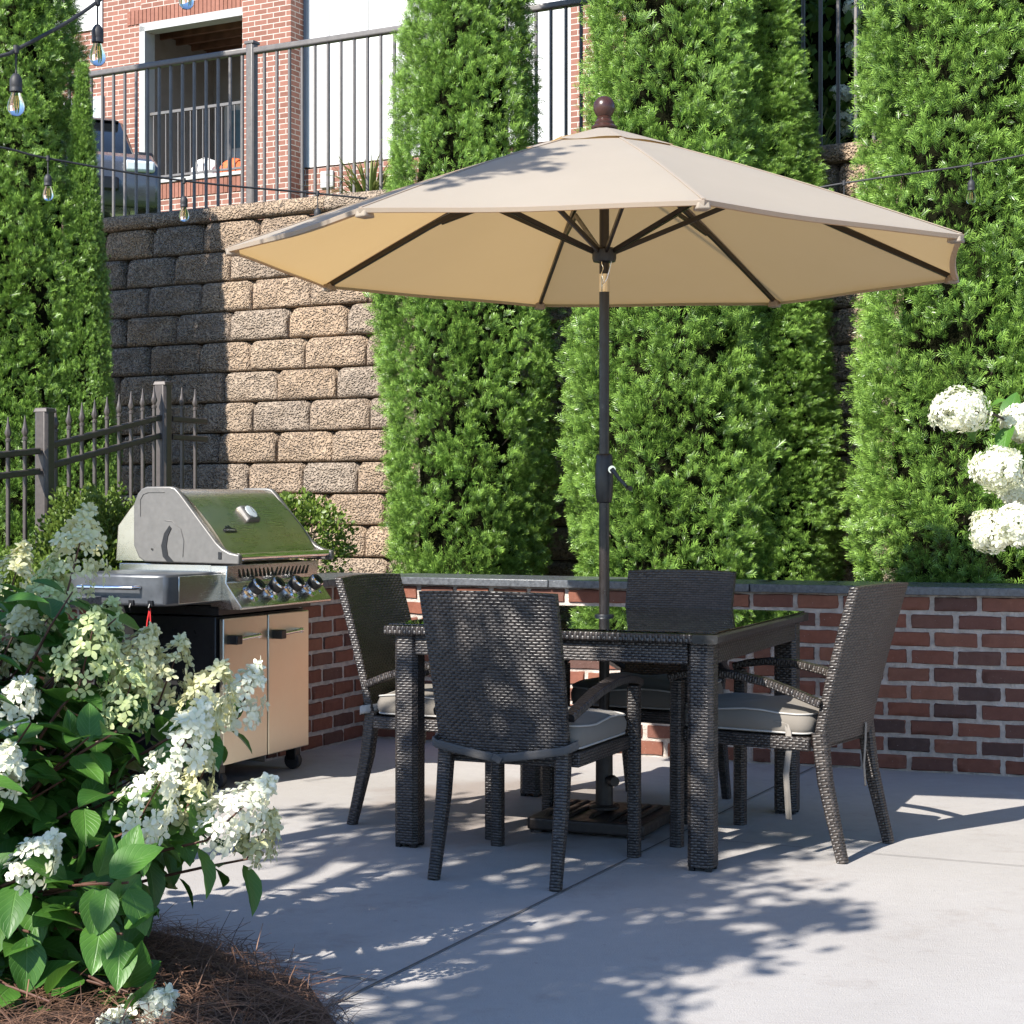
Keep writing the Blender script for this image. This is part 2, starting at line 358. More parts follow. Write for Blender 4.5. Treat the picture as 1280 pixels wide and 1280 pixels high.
    def prism(s, poly, vec, flip=False):
        """closed polygon (3D points) extruded by vec"""
        n = len(poly); n0 = len(s.v); vec = Vector(vec)
        s.v += [tuple(p) for p in poly]+[tuple(Vector(p)+vec) for p in poly]
        s.f.append(tuple(n0+i for i in (range(n-1, -1, -1)))); s.uv.append([(0, 0)]*n)
        s.f.append(tuple(n0+n+i for i in range(n))); s.uv.append([(0, 0)]*n)
        for i in range(n):
            j = (i+1) % n; s.f.append((n0+i, n0+j, n0+n+j, n0+n+i)); s.uv.append([(0, 0), (1, 0), (1, 1), (0, 1)])
        return s
    def grid(s, rows, uvs=None, closed=False):
        n0 = len(s.v); W = len(rows[0])
        for r in rows: s.v += [tuple(p) for p in r]
        for i in range(len(rows)-1):
            for k in range(W if closed else W-1):
                a = n0+i*W+k; b = n0+i*W+(k+1) % W; s.f.append((a, b, b+W, a+W))
                s.uv.append([uvs(i, k), uvs(i, k+1), uvs(i+1, k+1), uvs(i+1, k)] if uvs else [(k, i), (k+1, i), (k+1, i+1), (k, i+1)])
        return s
    def build(s, name, mat, parent=None, smooth=40, bevel=0, seg=2, solid=0):
        me = bpy.data.meshes.new(name); me.from_pydata(s.v, [], s.f)
        ul = me.uv_layers.new(name='UVMap'); flat = [c for f in s.uv for p in f for c in p]
        if len(flat) == len(ul.data)*2: ul.data.foreach_set('uv', flat)
        import bmesh as _b
        bm = _b.new(); bm.from_mesh(me); _b.ops.recalc_face_normals(bm, faces=bm.faces); bm.to_mesh(me); bm.free()
        if smooth: me.shade_smooth(); me.set_sharp_from_angle(angle=R(smooth))
        else: me.shade_flat()
        me.materials.append(mat)
        o = bpy.data.objects.new(name, me); link(o, parent)
        if solid:
            q = o.modifiers.new('s', 'SOLIDIFY'); q.thickness = solid; q.offset = 0
        if bevel:
            b = o.modifiers.new('b', 'BEVEL'); b.width = bevel; b.segments = seg; b.limit_method = 'ANGLE'; b.angle_limit = R(35)
        return o

# vectorised leaf scatter ------------------------------------------------
def frames(d, up):
    d = d/np.linalg.norm(d, axis=1, keepdims=True); x = np.cross(d, up); x /= np.linalg.norm(x, axis=1, keepdims=True)+1e-9
    z = np.cross(x, d); return np.stack([x, d, z], axis=2)       # columns: x across, y along, z normal
def scatter(name, tv, tf, tuv, pos, Rm, sc, rnd, mat, parent=None, tip=None, smooth=True):
    tv = np.asarray(tv, float); tf = np.asarray(tf); N = len(pos); nv = len(tv)
    V = (np.einsum('nij,kj->nki', Rm, tv)*sc[:, None, None]+pos[:, None, :]).reshape(-1, 3)
    F = (tf[None]+(np.arange(N)*nv)[:, None, None]).reshape(-1)
    me = bpy.data.meshes.new(name); me.vertices.add(len(V)); me.vertices.foreach_set('co', V.ravel())
    k = tf.shape[1]; nf = len(F)//k
    me.loops.add(len(F)); me.loops.foreach_set('vertex_index', F.astype(np.int32))
    me.polygons.add(nf); me.polygons.foreach_set('loop_start', np.arange(0, len(F), k, dtype=np.int32))
    me.update(calc_edges=True)
    if tuv is not None:
        u = me.uv_layers.new(name='UVMap'); u.data.foreach_set('uv', np.tile(np.asarray(tuv, float)[tf.reshape(-1)], (N, 1)).ravel())
    a = me.attributes.new('rnd', 'FLOAT', 'POINT'); a.data.foreach_set('value', np.repeat(rnd, nv))
    if tip is None: tip = tv[:, 1]
    a = me.attributes.new('tip', 'FLOAT', 'POINT'); a.data.foreach_set('value', np.tile(np.clip(tip, 0, 1), N))
    if smooth: me.shade_smooth()
    me.materials.append(mat); o = bpy.data.objects.new(name, me); link(o, parent); return o

def spray_template():
    v = []; f = []
    def dia(a, b, wd, z0, z1):
        a = np.array(a); b = np.array(b); d = b-a; n = np.array([-d[1], d[0]])/np.linalg.norm(d)*wd; m = a+d*.55
        k = len(v); v.extend([(a[0], a[1], z0), (m[0]+n[0], m[1]+n[1], (z0+z1)/2+.01), (b[0], b[1], z1), (m[0]-n[0], m[1]-n[1], (z0+z1)/2-.01)]); f.append((k, k+1, k+2, k+3))
    for i, (t, L) in enumerate([(.15, .36), (.32, .44), (.50, .42), (.68, .32)]):
        for s in (-1, 1):
            tt = t+(.06 if s > 0 else 0); z = -.25*tt*tt
            dia((0, tt), (s*L*.80, tt+L*.80), .036, z, z-.10*L+.08*((i*7) % 3-1))
    dia((0, 0), (0, 1.12), .030, 0, -.22)
    return v, f
SPR = spray_template()
def simple_leaf():
    v = [(0, 0, 0), (.32, .35, .06), (.26, .75, .03), (0, 1, -.08), (-.26, .75, .03), (-.32, .35, .06), (0, .5, -.03)]
    return v, [(0, 1, 2, 6), (6, 2, 3, 4), (0, 6, 4, 5)]
SLEAF = simple_leaf()
def unit(n):
    d = rng.normal(size=(n, 3)); return d/np.linalg.norm(d, axis=1, keepdims=True)
# ------------------------------------------------------------------ site frame
U = Vector((math.cos(R(-25)), math.sin(R(-25)), 0)); V = Vector((-U.y, U.x, 0))      # along the long wall / away from it

# ------------------------------------------------------------------ ground
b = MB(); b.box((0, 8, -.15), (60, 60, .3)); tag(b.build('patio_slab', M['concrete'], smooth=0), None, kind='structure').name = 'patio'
b = MB()
def strip(a, c, wd=.007):
    a, c = Vector(a), Vector(c); t = (c-a).normalized(); n = Vector((-t.y, t.x, 0))*wd/2; z = Vector((0, 0, .004))
    b.quad(a-n+z, c-n+z, c+n+z, a+n+z)
jA = G(430, 1250); jB = G(972, 982); dA = (jB-jA).normalized()
strip(jA-dA*3, jB+dA*1.0)
jc = G(480, 1228); strip(jc-U*3.2+V*.02, jc-U*.02)
jd = G(868, 1049); strip(jd+U*.02, jd+U*5, .004)
o = b.build('patio_joint', M['joint'], smooth=0); o.name = 'patio_joints'; tag(o, None, kind='structure')

# front planting bed with pine straw
edge = [G(-250, 1165), G(150, 1172), G(215, 1185), G(285, 1198), G(345, 1222), G(395, 1250), G(432, 1285), G(455, 1340), G(470, 1420)]
cx = Vector((-1.9, 3.3, 0)); rows = []
for t in (1, .985, .95, .85, .6, .3, 0.02):
    r = []
    for i, e in enumerate(edge+[Vector((-.6, 1.5, 0)), Vector((-3, 1.5, 0)), Vector((-3.6, 3, 0))]):
        p = cx+(e-cx)*t; z = .005+.11*min(1, (1-t)*5)**.6; p = Vector((p.x, p.y, z+.02*math.sin(i*2.3+t*9))) if t < 1 else Vector((p.x, p.y, -.01)); r.append(p)
    rows.append(r)
bed = MB().grid(rows, closed=True).build('mulch_bed', M['mulch']); tag(bed, None, kind='structure')
N = 26000; pts = []
poly = [(e.x, e.y) for e in edge]+[(-.6, 1.5), (-3, 1.5), (-3.6, 3)]
def inside(x, y, poly):
    c = False; j = len(poly)-1
    for i in range(len(poly)):
        if (poly[i][1] > y) != (poly[j][1] > y) and x < (poly[j][0]-poly[i][0])*(y-poly[i][1])/(poly[j][1]-poly[i][1])+poly[i][0]: c = not c
        j = i
    return c
while len(pts) < N:
    x, y = random.uniform(-2.6, .1), random.uniform(2.6, 4.9)
    if inside(x+.02, y+.04, poly) and inside(x, y, poly) or (random.random() < .006 and inside(x-.03, y-.04, poly)): 
        q = min(1, min(math.hypot(x-e[0], y-e[1]) for e in poly)*4)
        pts.append((x, y, .01+.10*q+random.uniform(0, .035)))
pts = np.array(pts); d = unit(N); d[:, 2] *= .13; up = unit(N)*.3+np.array([0, 0, 1.])
tv = [(-.010, 0, 0), (.010, 0, 0), (.010, .5, .05), (-.010, .5, .05), (.006, 1, 0), (-.006, 1, 0)]
o = scatter('pine_straw', tv, [(0, 1, 2, 3), (3, 2, 4, 5)], None, pts, frames(d, up), rng.uniform(.06, .14, N), rng.uniform(0, 1, N), M['needle'], smooth=False)
tag(o, 'reddish brown pine straw lying over the curved front bed', 'pine straw', kind='stuff')

# ------------------------------------------------------------------ brick wall with stone cap
WT = .775
C0 = Vector((-.73, 8.84, 0)); W1 = Vector((1.08, 7.95, 0)); W2 = Vector((2.3, 7.50, 0)); W3 = Vector((4.6, 6.85, 0))
ga = R(66); GX = Vector((math.cos(ga), math.sin(ga), 0)); GY = Vector((-GX.y, GX.x, 0)); GO = Vector((-1.055, 7.505, 0))
LA = GO+GX*.43+GY*.26; LB0 = GO-GX*.80+GY*.27; LB1 = GO-GX*3.2+GY*.27
def brick_run(mb, mo, a, c, back=.34, z1=WT, ph=0):
    t = (c-a).normalized(); L = (c-a).length; n = Vector((-t.y, t.x, 0))
    m = Matrix((t, n, Vector((0, 0, 1)))).transposed()
    mo.box(a+t*L/2+n*(back/2+.008)+Vector((0, 0, z1/2)), (L, back, z1), m)
    rows = 10; rh = z1/rows
    for k in range(rows):
        x = -(.1 if (k+ph) % 2 else 0)
        if k == rows-1: pass
        while x < L:
            x0 = max(x, 0); x1 = min(x+.20, L)
            if x1-x0 > .045:
                j = .012; wd = x1-x0-.017-random.uniform(0, .006); h = rh-.0145-random.uniform(0, .004)
                c_ = a+t*((x0+x1)/2+random.uniform(-.002, .002))+n*(-.002+random.uniform(-.002, .003))+Vector((0, 0, rh*(k+.5)+random.uniform(-.0015, .0015)))
                # clay face, slightly pillowed with worn edges
                rws = []
                for iz, fz in enumerate((-1, -.86, -.3, .3, .86, 1)):
                    rr = []
                    for ix, fx in enumerate((-1, -.95, -.5, 0, .5, .95, 1)):
                        ed = (abs(fz) == 1) or (abs(fx) == 1)
                        dep = .012 if ed else random.uniform(-.0008, .0012)
                        rr.append(c_+t*(fx*wd/2+random.uniform(-.0026, .0026))+Vector((0, 0, fz*h/2+random.uniform(-.0024, .0024)))+n*dep)
                    rws.append(rr)
                mb.grid(rws)
            x += .20
def cap_piece(mb, a, c, d0=-.03, d1=.43, z0=WT, z1=.812):
    t = (c-a).normalized(); L = (c-a).length; n = Vector((-t.y, t.x, 0)); m = Matrix((t, n, Vector((0, 0, 1)))).transposed()
    k = max(1, round(L/.9))
    for i in range(k):
        mb.box(a+t*(L*(i+.5)/k)+n*(d0+d1)/2+Vector((0, 0, (z0+z1)/2)), (L/k-.004, d1-d0, z1-z0), m)
wall = empty('brick_wall', (0, 0, 0), 0, 'low red brick wall with grey stone cap behind the dining table', 'wall')
mb, mo = MB(), MB()
for a, c, ph in ((C0, W1, 0), (W1, W2, 1), (W2, W3, 0)): brick_run(mb, mo, a, c, ph=ph)
brick_run(mb, mo, LA, C0+GX*-.02, ph=1)
mb.build('brick_face', M['brick'], wall, smooth=60); mo.build('mortar_core', M['mortar'], wall, smooth=0)
cp = MB(); cap_piece(cp, C0+U*.02, W1); cap_piece(cp, W1, W2); cap_piece(cp, W2, W3)
cap_piece(cp, LA, C0-GX*-.38, z1=.811)
cp.build('stone_cap', M['cap'], wall, bevel=.004)
wall2 = empty('brick_wall', (0, 0, 0), 0, 'short brick wall end with stone cap at the left edge behind the white flowers', 'wall')
mb, mo, cp = MB(), MB(), MB(); brick_run(mb, mo, LB1, LB0); mb.build('brick_face', M['brick'], wall2, smooth=60); mo.build('mortar_core', M['mortar'], wall2, smooth=0)
cap_piece(cp, LB1, LB0); cp.build('stone_cap', M['cap'], wall2, bevel=.004)

# raised bed behind the wall
rt = Vector((.88, -.475, 0)).normalized(); rn = Vector((-rt.y, rt.x, 0)); RW0 = Vector((0, 10.54, 0))      # retaining wall line
b = MB(); zb = .5
poly = [C0+V*.30+U*.1, W1+V*.30, W2+V*.30, W3+V*.30, RW0+rt*5.2+rn*.15, RW0-rt*5.6+rn*.15, Vector((-5.0, 6.5, 0)), LB1+GY*.3, LB0+GY*.3, LB0+GX*.05+GY*.34, LA+GY*.34, C0+GX*.2+GY*.30]
b.prism([(p.x, p.y, 0.02) for p in poly], (0, 0, zb)); o = b.build('planting_bed', M['soil'], smooth=0); tag(o, None, kind='structure')

# ------------------------------------------------------------------ retaining wall of split-face blocks
rwall = empty('retaining_wall', (0, 0, 0), 0, 'tall tan split-face block retaining wall with cap stones behind the evergreens', 'retaining wall')
b = MB(); ZT = 3.04; rh = .2; nrow = 15
s0, s1 = -5.0, 5.0
for k in range(nrow):
    z0 = ZT-(k+1)*rh
    if z0 < -.1: break
    x = s0+(.22 if k % 2 else 0)
    while x < s1:
        wd = random.uniform(.41, .47); back = -.010*k
        rws = []
        ph = random.uniform(0, 9); off = random.uniform(-.012, .010); cut = random.uniform(.86, 1.0)
        for iz in range(13):
            fz = -math.cos(math.pi*iz/12); rr = []
            for ix in range(21):
                fx = -math.cos(math.pi*ix/20)
                tc = max(0, (abs(fx)-.76*cut-.08)/.24+(fz-.42)/.58-1.0)
                e = min(1, max(abs(fx)**14, abs(fz)**(12 if fz > 0 else 9)))
                dep = back+off-.030*(1-e)+min(.11, .16*tc)+.010*math.sin(fx*3.1+ph)*math.cos(fz*2.3+ph)*(1-e)+random.uniform(-.007, .007)*(1-e)
                if max(abs(fx), abs(fz)) > .99: dep = back+.035
                rr.append(RW0+rt*(x+wd/2+fx*(wd/2-.003))+Vector((0, 0, z0+rh/2+fz*(rh/2-.002)))+rn*(dep+.05))
            rws.append(rr)
        b.grid(rws); x += wd
b.build('block_face', M['block'], rwall, smooth=70)
b = MB(); m3 = Matrix((rt, rn, Vector((0, 0, 1)))).transposed()
b.box(RW0+rn*.30+Vector((0, 0, ZT/2)), (10.2, .4, ZT-.01), m3); b.build('wall_core', M['core'], rwall, smooth=0)
b = MB(); x = s0
while x < s1:
    wd = random.uniform(.42, .5); rws = []; ph = random.uniform(0, 9)
    prof = [(.06, 0), (-.02, .004), (-.035, .03), (-.03, .07), (-.018, .094), (.0, .1), (.15, .102), (.36, .1)]
    for (dn, z) in prof:
        rr = []
        for ix in range(13):
            fx = -1+2*ix/12; e = abs(fx)**10
            j = random.uniform(-.005, .005)*(1-e) if 0 < z < .1 else random.uniform(-.002, .002)
            rr.append(RW0+rt*(x+wd/2+fx*(wd/2-.002))+rn*(dn+.03+e*.012+j)+Vector((0, 0, ZT+.002+z+j*.4)))
        rws.append(rr)
    b.grid(rws); x += wd
b.build('cap_stones', M['block'], rwall, smooth=60)

# upper terrace, rising away
b = MB(); rws = []
for (dn, z) in ((.25, 2.98), (1.5, 3.0), (5, 3.35), (8, 3.9), (14, 4.5), (30, 6)):
    rws.append([RW0+rt*x+rn*dn+Vector((0, 0, z)) for x in (-30, -10, -4, 0, 4, 10, 30)])
b.grid(rws); tag(b.build('terrace', M['grassg']), None, kind='structure')

# ------------------------------------------------------------------ terrace railing (grey metal), above the wall
def railing(a, c, z0, h, label, name='metal_railing', post_at=(0,), gap=.102, zslope=0, group=None):
    r = empty(name, a+Vector((0, 0, z0)), 0, label, 'railing', group); t = (c-a); L = t.length; t.normalize()
    def at(x, z): return t*x+Vector((0, 0, z+zslope*x))
    MB().bar(at(0, h), at(L, h), .05, .042).build('top_rail', M['rail'], r, bevel=.004)
    MB().bar(at(0, .09), at(L, .09), .03, .03).build('bottom_rail', M['rail'], r)
    for x in post_at:
        q = MB(); q.bar(at(x, 0), at(x, h+.045), .066, .066, up=t); q.box(at(x, h+.055), (.076, .076, .02), Matrix.Rotation(math.atan2(t.y, t.x), 3, 'Z')); q.build('post', M['rail'], r, bevel=.003)
    n = int(L/gap)
    for i in range(1, n+1):
        x = i*gap
        if all(abs(x-p) > .06 for p in post_at) and x < L-.03: MB().bar(at(x, .09), at(x, h-.02), .019, .019, up=t).build('picket', M['rail'], r)
    return r
def onrw(px, off):      # point of the retaining-wall line (shifted 'off' behind it) under pixel column px
    o = RW0+rn*off; k = (px-640)/FPX; t = (k*o.y-o.x)/(rt.x-k*rt.y); return o+rt*t
pp = onrw(315, .25); 
railing(pp, onrw(760, .25), 3.0, 1.20, 'dark grey metal railing on the block wall from the post to the second evergreen', post_at=(0,))
railing(onrw(60, .29), pp-rt*.04+rn*.04-Vector((0, 0, 0)), 3.0, 1.22, 'dark grey metal railing on the block wall left of the post, before the porch', post_at=())
railing(onrw(940, .25), onrw(1110, .25), 3.0, 1.18, 'dark grey metal railing pickets between the two right evergreens', post_at=())

# ------------------------------------------------------------------ arborvitae
def arbor_crown(name, H=6.0, r0=.5, seed=1, dens=1.0):
    g = np.random.default_rng(seed)
    nc = int(5800*dens); pos = []; dirs = []; rn_ = []; sc = []
    for i in range(nc):
        z = H*g.uniform(0, 1)**1.08; th = g.uniform(0, 2*np.pi)
        t = z/H; prof = r0*(.93+.10*np.sin(t*3.0))*(1-max(0, (t-.15)/.85)**1.6*.97)
        prof *= min(1, .80+t*3)
        lump = (.04*np.sin(th*2+z*1.1)+.05*np.sin(z*4.3+th*4)*np.sin(th*6+z))+.07*np.sin(th*3+z*2.1+seed)+.05*np.sin(th*5-z*3.7)+.03*np.sin(th*9+z*7)
        rad = max(.04, prof*(1+lump))-abs(g.normal())*.030
        out = np.array([np.cos(th), np.sin(th), 0]); c = out*rad*.90; c[2] = z
        k = 12; cr = g.uniform(0, 1); main = out*.62+np.array([0, 0, .80])+g.normal(size=3)*.28
        for q in range(k):
            d = main+g.normal(size=3)*.45; d /= np.linalg.norm(d)
            pos.append(c+g.normal(size=3)*.022+d*.005); dirs.append(d); rn_.append(np.clip(cr*.6+g.uniform(0, .4), 0, 1)); sc.append(g.uniform(.036, .068))
    pos = np.array(pos); dirs = np.array(dirs); N = len(pos)
    up = np.cross(dirs, g.normal(size=(N, 3))*.6+np.array([0, 0, 1.])); up /= np.linalg.norm(up, axis=1, keepdims=True)
    up = up*1.0+g.normal(size=(N, 3))*.30
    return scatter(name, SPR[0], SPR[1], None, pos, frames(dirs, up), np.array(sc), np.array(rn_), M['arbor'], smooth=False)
def arbor_trunk():
    b = MB(); b.tube([(0, 0, -.05), (.01, .01, .5), (0, -.01, 2), (.01, 0, 4.9)], [.06, .05, .035, .012], 8)
    for i in range(60):
        z = .1+i*.08; a = i*2.4; L = .32*(1-(z/5.3)**2)+.02
        b.tube([(0, 0, z), (math.cos(a)*L*.6, math.sin(a)*L*.6, z+.1*L), (math.cos(a)*L, math.sin(a)*L, z+.35*L+.02)], [.012, .008, .003], 5)
    return b
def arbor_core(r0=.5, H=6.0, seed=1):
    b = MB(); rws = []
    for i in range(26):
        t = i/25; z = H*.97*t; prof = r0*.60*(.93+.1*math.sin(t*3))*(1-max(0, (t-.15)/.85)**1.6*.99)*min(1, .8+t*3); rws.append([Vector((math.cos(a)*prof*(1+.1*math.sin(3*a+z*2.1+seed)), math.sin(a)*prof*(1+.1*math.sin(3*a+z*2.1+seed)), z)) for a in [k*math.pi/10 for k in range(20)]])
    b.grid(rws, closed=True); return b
trunk_o = arbor_trunk().build('trunk', M['bark'])
protos = []
for sd in (1, 2):
    cr = arbor_crown('crown', seed=sd); co = arbor_core(seed=sd).build('shade_hull', M['core']); co.parent = cr; protos.append((cr, co))  # solid dark hull inside the sprays, shade of the crown put into its colour
used = set()
def arbor(x, y, r, rz, var, label, zs=1.0, grp='tall evergreens along the block wall'):
    t = empty('arborvitae', (x, y, zb), rz, label, 'evergreen tree', grp)
    t.scale = (r/.5, r/.5, zs)
    cr, co = protos[var]
    if var not in used: used.add(var); c = cr
    else: c = copy_tree(cr)
    c.parent = t
    global trunk_o
    tr = trunk_o if trunk_o.parent is None else trunk_o.copy()
    if tr is not trunk_o: COL.objects.link(tr)
    tr.parent = t; return t
arbor(-.255, 9.82, .485, .4, 0, 'evergreen column behind the left half of the umbrella, white siding beside its top')
arbor(.84, 9.30, .545, 2.0, 1, 'broad evergreen column directly behind the umbrella pole', 1.12)
arbor(1.32, 9.44, .45, 4.4, 0, 'shaded slimmer evergreen tucked against the right side of the one behind the pole', .68)
arbor(2.26, 8.72, .59, 1.1, 1, 'broad evergreen column right of the umbrella, its left edge beside the bare block gap', 1.1)
arbor(2.86, 9.0, .48, 3.3, 0, 'dark evergreen at the right edge of the photo behind the broad one', 1.02)
arbor(-3.06, 11.0, .50, 5.2, 1, 'evergreen column at the far left behind the spiked fence', 1.0)
arbor(-2.65, 10.85, .22, .9, 0, 'small shaded evergreen at the right foot of the far left column', .56)
arbor(-3.85, 10.6, .5, 2.9, 0, 'added evergreen out of view left of the far left column, shading the block wall', 1.06)  # unseen tree, added to carry shade onto the left of the block wall

# ------------------------------------------------------------------ boxwood hedges
def shrub(name, c, rx, ry, z0, z1, label, cat, n=5200, rot=0, leaf=.02, mat='box', sparse=False, grp=None, seed=3):
    g = np.random.default_rng(seed); e = empty(name, (c[0], c[1], z0), rot, label, cat, grp); h = z1-z0
    d = g.normal(size=(n, 3)); d[:, 2] = np.abs(d[:, 2]) if not sparse else d[:, 2]
    q = np.abs(d)**4; d = d/(q.sum(1)**.25)[:, None]
    rr = g.uniform(.80, 1.03, n)*(1+.06*np.sin(d[:, 0]*9+seed)+.06*np.sin(d[:, 1]*11)+.04*np.sin(d[:, 2]*13))
    pos = np.stack([d[:, 0]*rx*rr, d[:, 1]*ry*rr, np.clip((.5 if sparse else 0)*h+d[:, 2]*h*(.5 if sparse else 1)*rr, .02, 9)], 1)
    if sparse:
        keep = (pos[:, 2] > h*.55) | (g.uniform(size=n) < .35); pos = pos[keep]; d = d[keep]
    n = len(pos); dr = d*.6+unit(n)*.8+np.array([0, 0, .35]); up = unit(n)
    scatter('foliage', SLEAF[0], SLEAF[1], None, pos, frames(dr, up), g.uniform(.7, 1.3, n)*leaf, g.uniform(0, 1, n), M[mat], e, smooth=False)
    b = MB()
    for i in range(16):
        a = i*2.4; rr = .25+.6*((i*7) % 10)/10; tx, ty = math.cos(a)*rx*rr, math.sin(a)*ry*rr
        b.tube([(0, 0, 0), (tx*.35, ty*.4, h*.35), (tx, ty, h*.85)], [.010, .007, .003], 5)
    b.build('stem', M['bark'], e)
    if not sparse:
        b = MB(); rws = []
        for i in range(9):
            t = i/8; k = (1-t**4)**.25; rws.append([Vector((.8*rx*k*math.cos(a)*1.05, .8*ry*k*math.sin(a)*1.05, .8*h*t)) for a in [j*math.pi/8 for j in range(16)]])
        b.grid(rws, closed=True); b.build('shade_hull', M['core'], e)  # dark filler hull, its colour stands in for shade within the shrub
    return e
shrub('boxwood', (-1.93, 8.10), .22, .30, zb, 1.165, 'clipped boxwood behind the left side of the grill, before the spiked fence', 'shrub', 17000, R(-24), seed=4, grp='boxwoods')
shrub('boxwood', (-1.58, 8.75), .25, .33, zb, 1.13, 'clipped boxwood hidden right behind the grill lid', 'shrub', 6000, R(-24), seed=5, grp='boxwoods')
shrub('boxwood', (-1.20, 9.45), .27, .28, zb, 1.19, 'open-branched boxwood right of the grill against the tan blocks', 'shrub', 7500, R(-24), sparse=True, seed=6, leaf=.026, grp='boxwoods')
shrub('boxwood', (-2.12, 7.35), .30, .36, zb, .93, 'low yellow-green boxwood at the left edge under the fence', 'shrub', 17000, R(-24), seed=7, grp='boxwoods')

# ------------------------------------------------------------------ spiked iron fence
def spiked_fence(a, c, za, zc, label, n, posts, gapend=0):
    f = empty('iron_fence', (a.x, a.y, zb), 0, label, 'fence', 'spiked fence panels'); t = Vector((c.x-a.x, c.y-a.y, 0)); L = t.length; tn = t.normalized()
    def at(x, z): return tn*x+Vector((0, 0, z-zb+(zc-za)*x/L))
    for dz in (0, -.095): MB().bar(at(0, za+dz), at(L, za+dz), .028, .03).build('rail', M['iron'], f)
    MB().bar(at(0, zb+.12), at(L, zb+.12), .028, .03).build('rail', M['iron'], f)
    for x in posts:
        q = MB(); q.bar(at(x, zb-.3), at(x, za+.165), .075, .075, up=tn); q.box(at(x, za+.172), (.08, .08, .022), Matrix.Rotation(math.atan2(tn.y, tn.x), 3, 'Z'), .8); q.build('post', M['iron'], f, bevel=.004)
    for i in range(n):
        x = L*(i+.8)/(n+.6)
        q = MB(); q.bar(at(x, zb+.05), at(x, za+.055), .017, .017, up=tn)
        q.lathe([(.0, .055), (.013, .056), (.013, .068), (.008, .072), (.010, .078), (.017, .095), (.011, .115), (.006, .14), (.003, .165), (0, .172)], at(x, za), 8)
        q.build('picket', M['iron'], f)
    return f
F1 = Vector((-2.19, 8.25, 0)); F2 = Vector((-1.82, 9.18, 0))
spiked_fence(F1, F2, 1.44, 1.63, 'spiked dark metal fence panel between two square posts left of the grill', 9, (0, 1.0))
fd = (F1-F2).normalized()
spiked_fence(F1+fd*.05, F1+fd*1.35, 1.42, 1.30, 'spiked dark metal fence panel running out of the left edge of the photo', 10, ())
spiked_fence(F2-fd*.04+Vector((.02, 0, 0)), F2-fd*.36+Vector((.03, .0, 0)), 1.62, 1.62, 'short spiked fence piece of two pickets against the block wall', 2, ())

# ------------------------------------------------------------------ wicker chairs and cushions
def rr_outline(wd, dp, r, n=6):
    pts = []
    for cx_, cy_, a0 in ((wd/2-r, dp/2-r, 0), (-wd/2+r, dp/2-r, 90), (-wd/2+r, -dp/2+r, 180), (wd/2-r, -dp/2+r, 270)):
        for k in range(n+1):
            a = R(a0+90*k/n); pts.append((cx_+r*math.cos(a), cy_+r*math.sin(a)))
    # finer straight sides so the pad can sag
    out = []
    for i, p in enumerate(pts):
        q = pts[(i+1) % len(pts)]; out.append(p); L = math.hypot(q[0]-p[0], q[1]-p[1])
        if L > .1:
            for k in range(1, 6): out.append((p[0]+(q[0]-p[0])*k/6, p[1]+(q[1]-p[1])*k/6))
    return out
def make_chair():
    c = empty('wicker_chair')
    W_ = M['wicker']
    # back: curved woven panel, leaning
    rws = []; nz, nx = 14, 12; th = .034
    def bp(fx, fz, side):
        z = .385+(.90-.385)*fz; y = -.232-.018*fz-.112*fz**1.25-.022*(1-fx*fx); wd = .218+.010*fz
        if fz > .99: z += .006*(1-fx*fx)
        return Vector((fx*wd, y+side*th/2, z))
    b = MB()
    loop = [(fx, -1) for fx in np.linspace(-1, 1, nx+1)]+[(fx, 1) for fx in np.linspace(1, -1, nx+1)]
    for i in range(nz+1):
        fz = i/nz; rws.append([bp(fx, fz, s) for fx, s in loop])
    per = [0]
    for k in range(len(loop)): per.append(per[-1]+(rws[0][(k+1) % len(loop)]-rws[0][k]).length)
    b.grid(rws, uvs=lambda i, k: (per[k], .515*i/nz), closed=True)
    top = [(bp(fx, 1, -1), bp(fx, 1, 1)) for fx in np.linspace(-1, 1, nx+1)]; bot = [(bp(fx, 0, -1), bp(fx, 0, 1)) for fx in np.linspace(-1, 1, nx+1)]
    for T, fl in ((top, 0), (bot, 1)):
        for k in range(nx):
            x0, x1 = k*.036, (k+1)*.036; b.quad(T[k][0], T[k+1][0], T[k+1][1], T[k][1], [(x0, 0), (x1, 0), (x1, .034), (x0, .034)])
    b.build('backrest', W_, c, bevel=.006)
    for s in (-1, 1):
        MB().sweep([(s*.205, -.315, 0), (s*.203, -.29, .10), (s*.20, -.252, .26), (s*.198, -.232, .42)], [.034, .036, .042, .044], [.034, .038, .046, .05], up=(0, 1, 0)).build('leg', W_, c)
        MB().sweep([(s*.248, .27, 0), (s*.248, .27, .3), (s*.248, .268, .57)], .040, .042, up=(0, 1, 0)).build('leg', W_, c)
        MB().sweep([(s*.250, .292, .578), (s*.252, .24, .592), (s*.254, .16, .602), (s*.250, .06, .600), (s*.242, -.06, .580), (s*.232, -.16, .548), (s*.220, -.245, .515)], [.046, .048, .05, .05, .048, .044, .038], .026).build('armrest', W_, c)
        MB().box((s*.226, .02, .382), (.03, .46, .045)).build('seat_rail', W_, c, bevel=.005)
    b = MB(); b.box((0, .255, .382), (.45, .03, .045)); b.build('seat_rail', W_, c, bevel=.005)
    b = MB(); b.box((0, -.214, .382), (.38, .03, .045)); b.build('seat_rail', W_, c, bevel=.005)
    b = MB(); b.box((0, .02, .396), (.43, .45, .012)); b.build('seat', W_, c)
    return c
